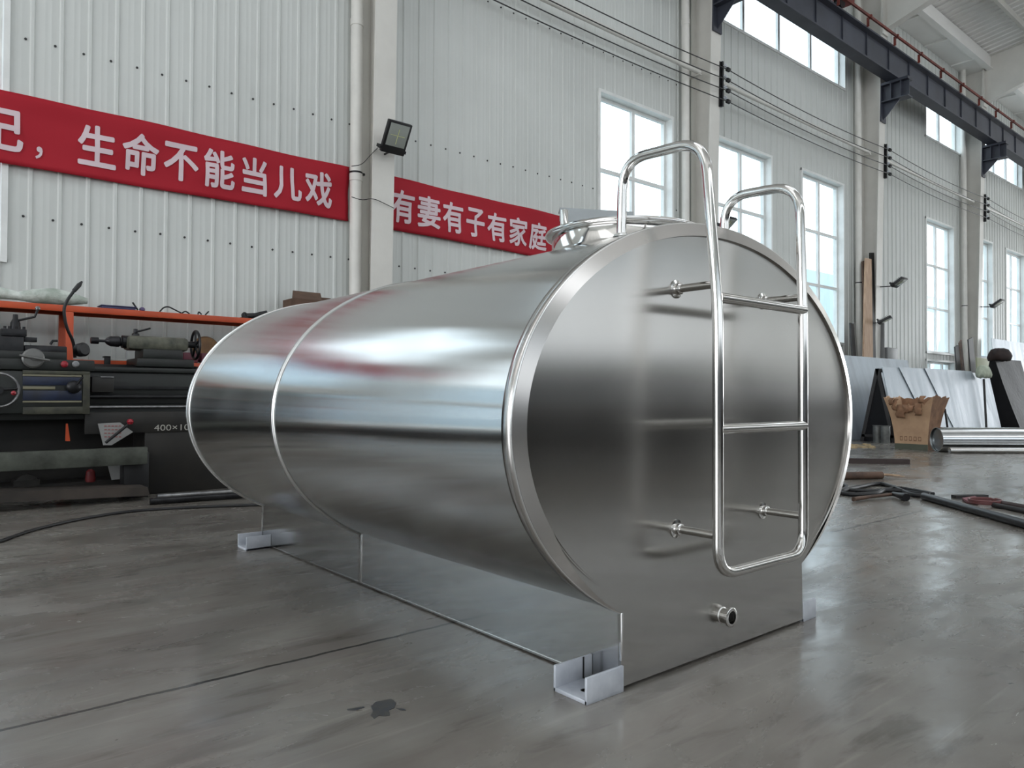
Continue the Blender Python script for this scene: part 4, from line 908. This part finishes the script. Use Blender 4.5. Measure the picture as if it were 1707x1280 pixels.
def drape(name, lab, cat, c, sx, sy, sz, m_, seed):
    random.seed(seed); mb = MB(); rings = []; n_ = 20
    prof = [(0, 1), (.35, .96), (.7, .75), (.9, .35), (1.0, 0.0), (.9, -.35), (.55, -.45)]
    ph = [random.uniform(0, 6) for _ in range(4)]
    pr = []
    for r, h in prof:
        pr.append([(c[0] + sx*r*math.cos(a)*(1+.14*math.sin(3*a+ph[0])+.08*math.sin(7*a+ph[1]+h)), c[1] + sy*r*math.sin(a)*(1+.12*math.sin(4*a+ph[2])), c[2] + sz*(h + .10*math.sin(5*a+ph[3])*r)) for a in [2*PI*k/n_ for k in range(n_)]])
    vs = [p for r in pr for p in r]; fs = []
    for j in range(len(pr)-1):
        for k in range(n_): fs.append((j*n_+k, j*n_+(k+1) % n_, (j+1)*n_+(k+1) % n_, (j+1)*n_+k))
    mb._new(vs, fs); return mb.build(name, m_, label=lab, cat=cat, angle=60)
c = atx(1662, 592, X2+.1)
drape('dark_jacket', 'dark brown cloth bundle on top of the black covered rack', 'cloth', (X2+.25, c.y-.02, ZB+.02), .50, .30, .26, mat('dark_brown_cloth', col(54, 42, 40), 0.85, c2=col(36, 30, 30), scale=6), 3)
p0 = at(1645, 730, 6.85); p0.z = 0; p1 = at(1640, 632, 7.05)
MB().cyl(p0, p1, .028, 10).build('pole', M_dark, label='dark pole leaning by the black covered rack', cat='pole')
c = at(1640, 627, 7.05); drape('pale_rag', 'pale greenish rag hung over the dark pole', 'rag', (c.x, c.y, c.z+.06), .30, .17, .24, mat('pale_green_cloth', col(196, 204, 186), 0.9, c2=col(160, 168, 150), scale=8), 8)
c0, c1 = at(1629, 596, 8.3), at(1662, 622, 8.3)
MB().box(c0.x, c1.x, 8.30, 8.34, 0, c0.z, .004).build('green_board', mat('pale_olive_board', col(158, 162, 132), 0.6), label='pale olive board standing behind the black covered rack', cat='board')

# torn cardboard box
A, B = on(1492, 748), on(1547, 751); ex = (B-A); ln = ex.length; exn = ex.normalized(); ey = Vector((-exn.y, exn.x, 0)); 
if ey.x < 0: ey = -ey
bx = thing('cardboard_box', 'tall torn open cardboard box in front of the stainless sheets', 'box', ((A.x+B.x)/2, (A.y+B.y)/2, 0))
random.seed(11)
D = .50
M_card3 = mat('cardboard_darker', col(150, 112, 84), 0.85, c2=col(120, 88, 66), scale=9)  # darker tone for the right and back panels and the torn flaps
def wall_(p, q, out, name, hts, fl=.16, mt=M_card):
    n_ = len(hts)-1; mb = MB(); vs = []; fs = []
    for side in (0, .008):
        for i, h in enumerate(hts):
            for j in range(6):
                v = j/5; z = h*v; f = fl*(z/1.03)**2*1.0
                vs.append(p + (q-p)*(i/n_) + out*(f - side) + (q-p).normalized()*((i/n_-.5)*2*f) + Vector((0, 0, z)))
    N = (n_+1)*6
    for i in range(n_):
        for j in range(5): fs.append((i*6+j, (i+1)*6+j, (i+1)*6+j+1, i*6+j+1)); fs.append((N+i*6+j, N+i*6+j+1, N+(i+1)*6+j+1, N+(i+1)*6+j))
        fs.append((i*6+5, (i+1)*6+5, N+(i+1)*6+5, N+i*6+5))
    mb._new(vs, fs); return mb.build(name, mt, bx)
def jag(a, b_, n_=18, amp=.05): return [a + (b_-a)*i/n_ + random.uniform(-amp, amp) for i in range(n_+1)]
front = wall_(A, B, -ey, 'side_panel', [1.0, .98, 1.02, .86, .80, .84, .78, .83, .80, .88, .80, .84, .88, .80, .90, .85, .92, .97, 1.02])
wall_(B, B+ey*D, exn, 'side_panel', jag(1.02, 1.0, 12, .04), mt=M_card3); wall_(B+ey*D, A+ey*D, ey, 'side_panel', jag(.97, 1.02, 14, .05), mt=M_card3); wall_(A+ey*D, A, -exn, 'side_panel', jag(1.0, .97, 12, .05))
MB().prism([A+Vector((0, 0, .01)), B+Vector((0, 0, .01)), B+ey*D+Vector((0, 0, .01)), A+ey*D+Vector((0, 0, .01))], (0, 0, .01)).build('bottom_panel', M_card, bx)
def flap(u, z, w_, h_, tilt, k):
    p = A + ex*u - ey*(.16*(z/1.03)**2+.012); mb = MB(); vs = []; fs = []; n_ = 6
    for i in range(n_+1):
        v = i/n_; r = random.uniform(-.02, .02)
        for s_ in (0, 1): vs.append(p + exn*((s_-.5)*w_ + r + tilt*v*h_) - ey*(.05*math.sin(v*PI*.8)) + Vector((0, 0, z - h_*v + random.uniform(-.01, .01))))
    for i in range(n_): fs.append((2*i, 2*i+1, 2*i+3, 2*i+2))
    mb._new(vs, fs); o = mb.build('torn_flap', M_card3, bx, angle=70); md = o.modifiers.new('thickness', 'SOLIDIFY'); md.thickness = .008
for k, f in enumerate(((.02, .99, .08, .13, .1), (.14, .97, .07, .22, -.1), (.26, .86, .16, .26, .1), (.42, .85, .10, .14, .2), (.60, .84, .10, .11, -.2), (.80, .88, .12, .22, .1), (.95, 1.02, .10, .13, -.1))): flap(*f, k)
b = MB()
for k in range(5):
    u = .16+.14*k; p = A + ex*u - ey*.010 + Vector((0, 0, .17)); q = exn*.05
    b.prism([p, p+q, p+q+Vector((0, 0, .012)), p+Vector((0, 0, .012))], -ey*.001); b.prism([p+Vector((0, 0, .07)), p+q+Vector((0, 0, .07)), p+q+Vector((0, 0, .082)), p+Vector((0, 0, .082))], -ey*.001)
    b.prism([p, p+q*.15, p+q*.15+Vector((0, 0, .08)), p+Vector((0, 0, .08))], -ey*.001); b.prism([p+q*.85, p+q, p+q+Vector((0, 0, .08)), p+q*.85+Vector((0, 0, .08))], -ey*.001)
b.build('printed_symbols', mat('faded_brown_print', col(128, 92, 70), 0.8), front)
p = A - ey*.008; b = MB(); b.prism([p, p+ex, p+ex+Vector((0, 0, .11)), p+Vector((0, 0, .11))], -ey*.003); b.build('tape_band', mat('dull_green_tape', col(84, 88, 74), 0.5), front)

for i, (x, y) in enumerate(((1463, 737), (1476, 738))):
    q = on(x, y); MB().rev((q.x, q.y, 0), (0, 0, 1), [(.0, 0), (.095, 0), (.09, .12), (.10, .2), (.095, .36), (.104, .365), (.104, .375), (.08, .37)], 20).build('tin_can', mat('dull_tin', col(122, 124, 122), 0.5, 0.4, c2=col(92, 94, 92), scale=8), label=['left of two dull grey tins beside the cardboard box', 'right of two dull grey tins, nearest the cardboard box'][i], cat='tin', group='tins beside the cardboard box')
# rolled sheet lying on the floor
ax = Rt.copy(); q = on(1562, 753); r_ = .225
M_stain2 = mat('rolled_sheet', (0.66, 0.68, 0.69, 1), 0.15, 1.0, bump=0.08, bscale=3)
t = thing('steel_roll', 'shiny rolled stainless sheet lying on the floor at the right edge', 'steel roll', (q.x, q.y, 0)); c = Vector((q.x, q.y, r_))+Fh*.02
MB().rev(c, ax, [(r_, 0), (r_, 5.2), (r_-.012, 5.2), (r_-.012, 0), (r_, 0)], 64, cap=False).build('outer_turn', M_stain2, t)
MB().rev(c+Vector((0, 0, -.012)), ax, [(r_-.018, .03), (r_-.018, 5.1), (r_-.026, 5.1), (r_-.026, .03), (r_-.018, .03)], 64, cap=False).rev(c, ax, [(0.0, .06), (r_-.02, .04)], 40, cap=False).build('inner_turn', M_sheet, t)
c = Vector((q.x, q.y, .05)) - Fh*.30 + ax*.05
MB().cyl(c, c+ax*5, .05, 24).build('steel_tube', M_stain, label='slim steel tube lying in front of the shiny roll', cat='tube')
p0 = on(1611, 752)+Fh*.5; MB().cyl((p0.x, p0.y, 0), (p0.x-.12, p0.y+.05, .78), .02, 10).build('crowbar', M_black, label='black bar leaning behind the shiny roll', cat='bar')
# leaning planks and boards at the columns
def lean(name, pxs, Y, th, m_, lab, cat='plank'):
    P = [at(x, y, Y) for x, y in pxs]
    for p in P:
        if p.z < 1.7: p.z = 0.0
    zt_ = max(p.z for p in P)
    for p in P: p.y = Y - .25*(1 - p.z/zt_)
    return MB().prism(P, (0, th, 0)).build(name, m_, label=lab, cat=cat)
lean('plank', [(1421, 640), (1441, 640), (1453, 432), (1444, 430)], 8.92, .05, M_wood, 'tall pale plank leaning beside the column right of the tank')
lean('plank', [(1441, 640), (1446, 640), (1457, 421), (1451, 421)], 8.98, .04, M_dark, 'narrow dark board leaning behind the tall pale plank', 'board')
lean('plank', [(1432, 640), (1438, 640), (1443, 434), (1438, 436)], 8.99, .04, M_wood2, 'brown board leaning behind the left edge of the pale plank', 'board')
lean('dark_board', [(1414, 640), (1421, 640), (1423, 540), (1418, 538)], 9.0, .04, M_dark, 'short dark board left of the pale plank', 'board')
lean('dark_board', [(1423, 640), (1427, 640), (1425, 537), (1422, 540)], 9.02, .04, mat('grey_board', col(120, 120, 116), 0.7), 'slim grey board between the short dark board and the pale plank', 'board')
lean('dark_board', [(1589, 640), (1597, 640), (1598, 575), (1592, 578)], 8.9, .04, M_dark, 'short dark board left of the pipe by the fourth tall window', 'board')
lean('dark_board', [(1598, 640), (1604, 640), (1603, 566), (1599, 572)], 8.95, .04, M_wood2, 'brownish board beside the pipe by the fourth tall window', 'board')
lean('dark_board', [(1611, 640), (1621, 640), (1622, 562), (1614, 566)], 8.75, .04, M_dark, 'dark board right of the pipe by the fourth tall window', 'board')
c0 = at(1466, 577, 8.7); c1 = at(1478, 600, 8.7)
MB().box(20.6, 21.25, 8.75, 8.85, 1.75, 2.35, .01).build('switch_box', mat('grey_box_paint', col(112, 114, 114), 0.5), label='grey switch box on the column foot above the sheets', cat='box')
MB().box(20.5, 20.56, 8.80, 8.9, 0, 3.0, .004).build('switch_box_post', mat('grey_box_paint', col(112, 114, 114), 0.5), label='thin grey post carrying the switch box', cat='post')

# loose things on the floor at the right
def plank(name, a, b_, w_, h_, m_, lab, cat='bar'):
    a, b_ = on(*a), on(*b_); d = (b_-a).normalized(); n_ = Vector((-d.y, d.x, 0))*w_
    return MB().prism([a, b_, b_+n_, a+n_], (0, 0, h_)).build(name, m_, label=lab, cat=cat)
plank('steel_bar', (1395, 772), (1517, 774), .12, .075, mat('brown_rusty_bar', col(62, 50, 48), 0.6), 'dark rusty bar on the floor, nearest the cardboard box')
rod('wooden_stick', (1395, 793), (1470, 792), .045, M_wood2, 'brown round stick with a splintered end', 'stick')
b = MB()
for k in range(6): a = on(1469, 791, .045); b.tube([a, a + Rt*random.uniform(.12, .28) + Vector((0, 0, random.uniform(-.03, .02))) + Fh*random.uniform(-.05, .05)], [.016, .004], 6)
b.build('wood_splinters', M_wood, label='pale splinters at the end of the brown stick', cat='splinters', kind='stuff')
h = thing('hammer', 'wooden handled hammer lying on the floor right of the tank', 'hammer', tuple(on(1460, 828)))
MB().tube([on(1423, 832, .025), on(1450, 828, .025), on(1492, 823.5, .03)], [.022, .017, .015], 12).build('handle', M_wood2, h)
a, b_ = on(1489, 823, .035), on(1511, 829, .035); MB().tube([a, a+(b_-a)*.35, a+(b_-a)*.5, b_-(b_-a)*.1, b_], [.022, .026, .030, .040, .036], 14).build('head', M_iron, h)
floor_cable('black_cable', [(1385, 812), (1400, 806), (1412, 812), (1402, 818), (1430, 812), (1465, 806), (1490, 812), (1520, 824), (1545, 826)], .022, 'looping black cable on the floor, the loop nearest the tank', grp='black cables right of the tank')
floor_cable('black_cable', [(1395, 820), (1420, 824), (1460, 822), (1475, 817), (1500, 818), (1530, 822), (1550, 824)], .022, 'black cable passing behind the hammer head', grp='black cables right of the tank')
floor_cable('black_cable', [(1400, 815), (1440, 818), (1470, 817), (1495, 813), (1525, 817), (1556, 823)], .018, 'thinner black cable between the two thick ones', grp='black cables right of the tank')
rod('steel_pipe', (1540, 827), (1740, 882), .036, mat('blackened_pipe', col(52, 52, 54), 0.35, 0.6), 'long blackened pipe running to the lower right edge')
plank('steel_bar', (1594, 831), (1648, 830), .07, .03, M_dark, 'short dark flat bar behind the long blackened pipe')
rod('steel_pipe', (1664, 838), (1745, 853), 0.028, mat('brown_rusty_bar', col(72, 56, 52), 0.6), 'rusty pipe behind the long blackened pipe, at the right edge')
rod('steel_pipe', (1655, 841), (1740, 858), .022, M_dark, 'dark thin pipe beside the rusty pipe at the right edge')
c = on(1642, 838, .02)
pts = [(c.x+.15*math.cos(a), c.y+.13*math.sin(a), .025+.012*k_) for k_ in range(3) for a in [2*PI*k/20 for k in range(20)]]
MB().tube(pts, .008, 8).build('wire_coil', mat('dull_red_wire', col(112, 66, 66), 0.5), label='small reddish coil of wire on the floor', cat='coil')
pts = [on(x, y, .004) for x, y in ((1604, 833), (1625, 830), (1634, 834), (1630, 841), (1612, 838))]
MB().prism(pts, (0, 0, .02)).build('red_rag', mat('faded_red_cloth', col(140, 92, 98), 0.85, bump=.6, bscale=12), label='faded red rag beside the reddish coil of wire', cat='rag')
b = MB(); random.seed(5)
for k in range(40):
    p = on(random.uniform(1408, 1455), random.uniform(741, 747)); b.box(p.x-.05, p.x+.05, p.y-.02, p.y+.02, 0, random.uniform(.01, .03), 0, rz(random.uniform(0, 3)), p)
b.build('wood_shavings', mat('pale_shavings', col(188, 168, 132), 0.9), label='pale scatter of wood shavings by the sheets', cat='shavings', kind='stuff')
# unseen workbenches added to block floor glare and darken the tank end's reflection
M_bench = mat('dark_bench_paint', col(92, 82, 76), 0.6, c2=col(70, 62, 58), scale=3)
def added_bench(cx, cy_, a, lab):
    t = thing('workbench', lab, 'workbench', (cx, cy_, 0), 'workbenches added behind the photographer'); R = rz(a); o = (cx, cy_, 0)
    MB().box(cx-1.6, cx+1.6, cy_-.5, cy_+.5, .78, .86, .01, R, o).build('bench_top', M_bench, t)
    MB().box(cx-1.5, cx+1.5, cy_-.42, cy_+.42, .12, .78, .01, R, o).build('cabinet', M_bench, t)
    for k in range(3): MB().box(cx-1.45+k, cx-.55+k, cy_+.42, cy_+.44, .2, .72, .006, R, o).build('drawer_front', M_dark, t)
    for sx in (-1.45, 1.45):
        for sy in (-.4, .4): MB().box(cx+sx-.05, cx+sx+.05, cy_+sy-.05, cy_+sy+.05, 0, .12, 0, R, o).build('leg', M_bench, t)
for k, (x, y) in enumerate(((4.6, -4.2), (8.0, -4.2), (11.4, -4.2), (14.8, -4.2), (18.2, -4.2))):
    added_bench(x, y, 0, ['first', 'second', 'third', 'fourth', 'fifth'][k] + ' dark workbench of the unseen row added behind the photographer, counted from the left end')
t = thing('added_plate_stack', 'low stack of dark steel plates added beyond the left edge of the picture', 'plate stack', (-3.4, 7.5, 0))  # unseen stack added to put a dark strip in the shell reflection
for k in range(3): MB().box(-5.5+.1*k, -1.25-.05*k, 6.1+.12*k, 8.5-.05*k, .06+.08*k, .135+.08*k, .004).build('plate', M_dark, t)
for x in (-5.2, -3.4, -1.6): MB().box(x-.06, x+.06, 6.2, 8.45, 0, .06).build('bearer', M_wood2, t)
# neighbouring hall outside the windows
MB().box(-70, 90, 24, 40, -.1, 9.2).build('neighbour_hall', mat('pale_blue_cladding', col(190, 208, 220), 0.6, c2=col(182, 200, 214), scale=3, stretch=(6, 1, .1)), label='pale blue neighbouring hall seen through the tall windows', cat='building')

# ------------------------------------------------------------------ to metres
for me in bpy.data.meshes: me.transform(Matrix.Scale(S, 4))
for o in bpy.data.objects:
    if o.type in ('MESH', 'EMPTY'): o.location = o.location * S
    for md in o.modifiers:
        if md.type == 'SOLIDIFY': md.thickness *= S
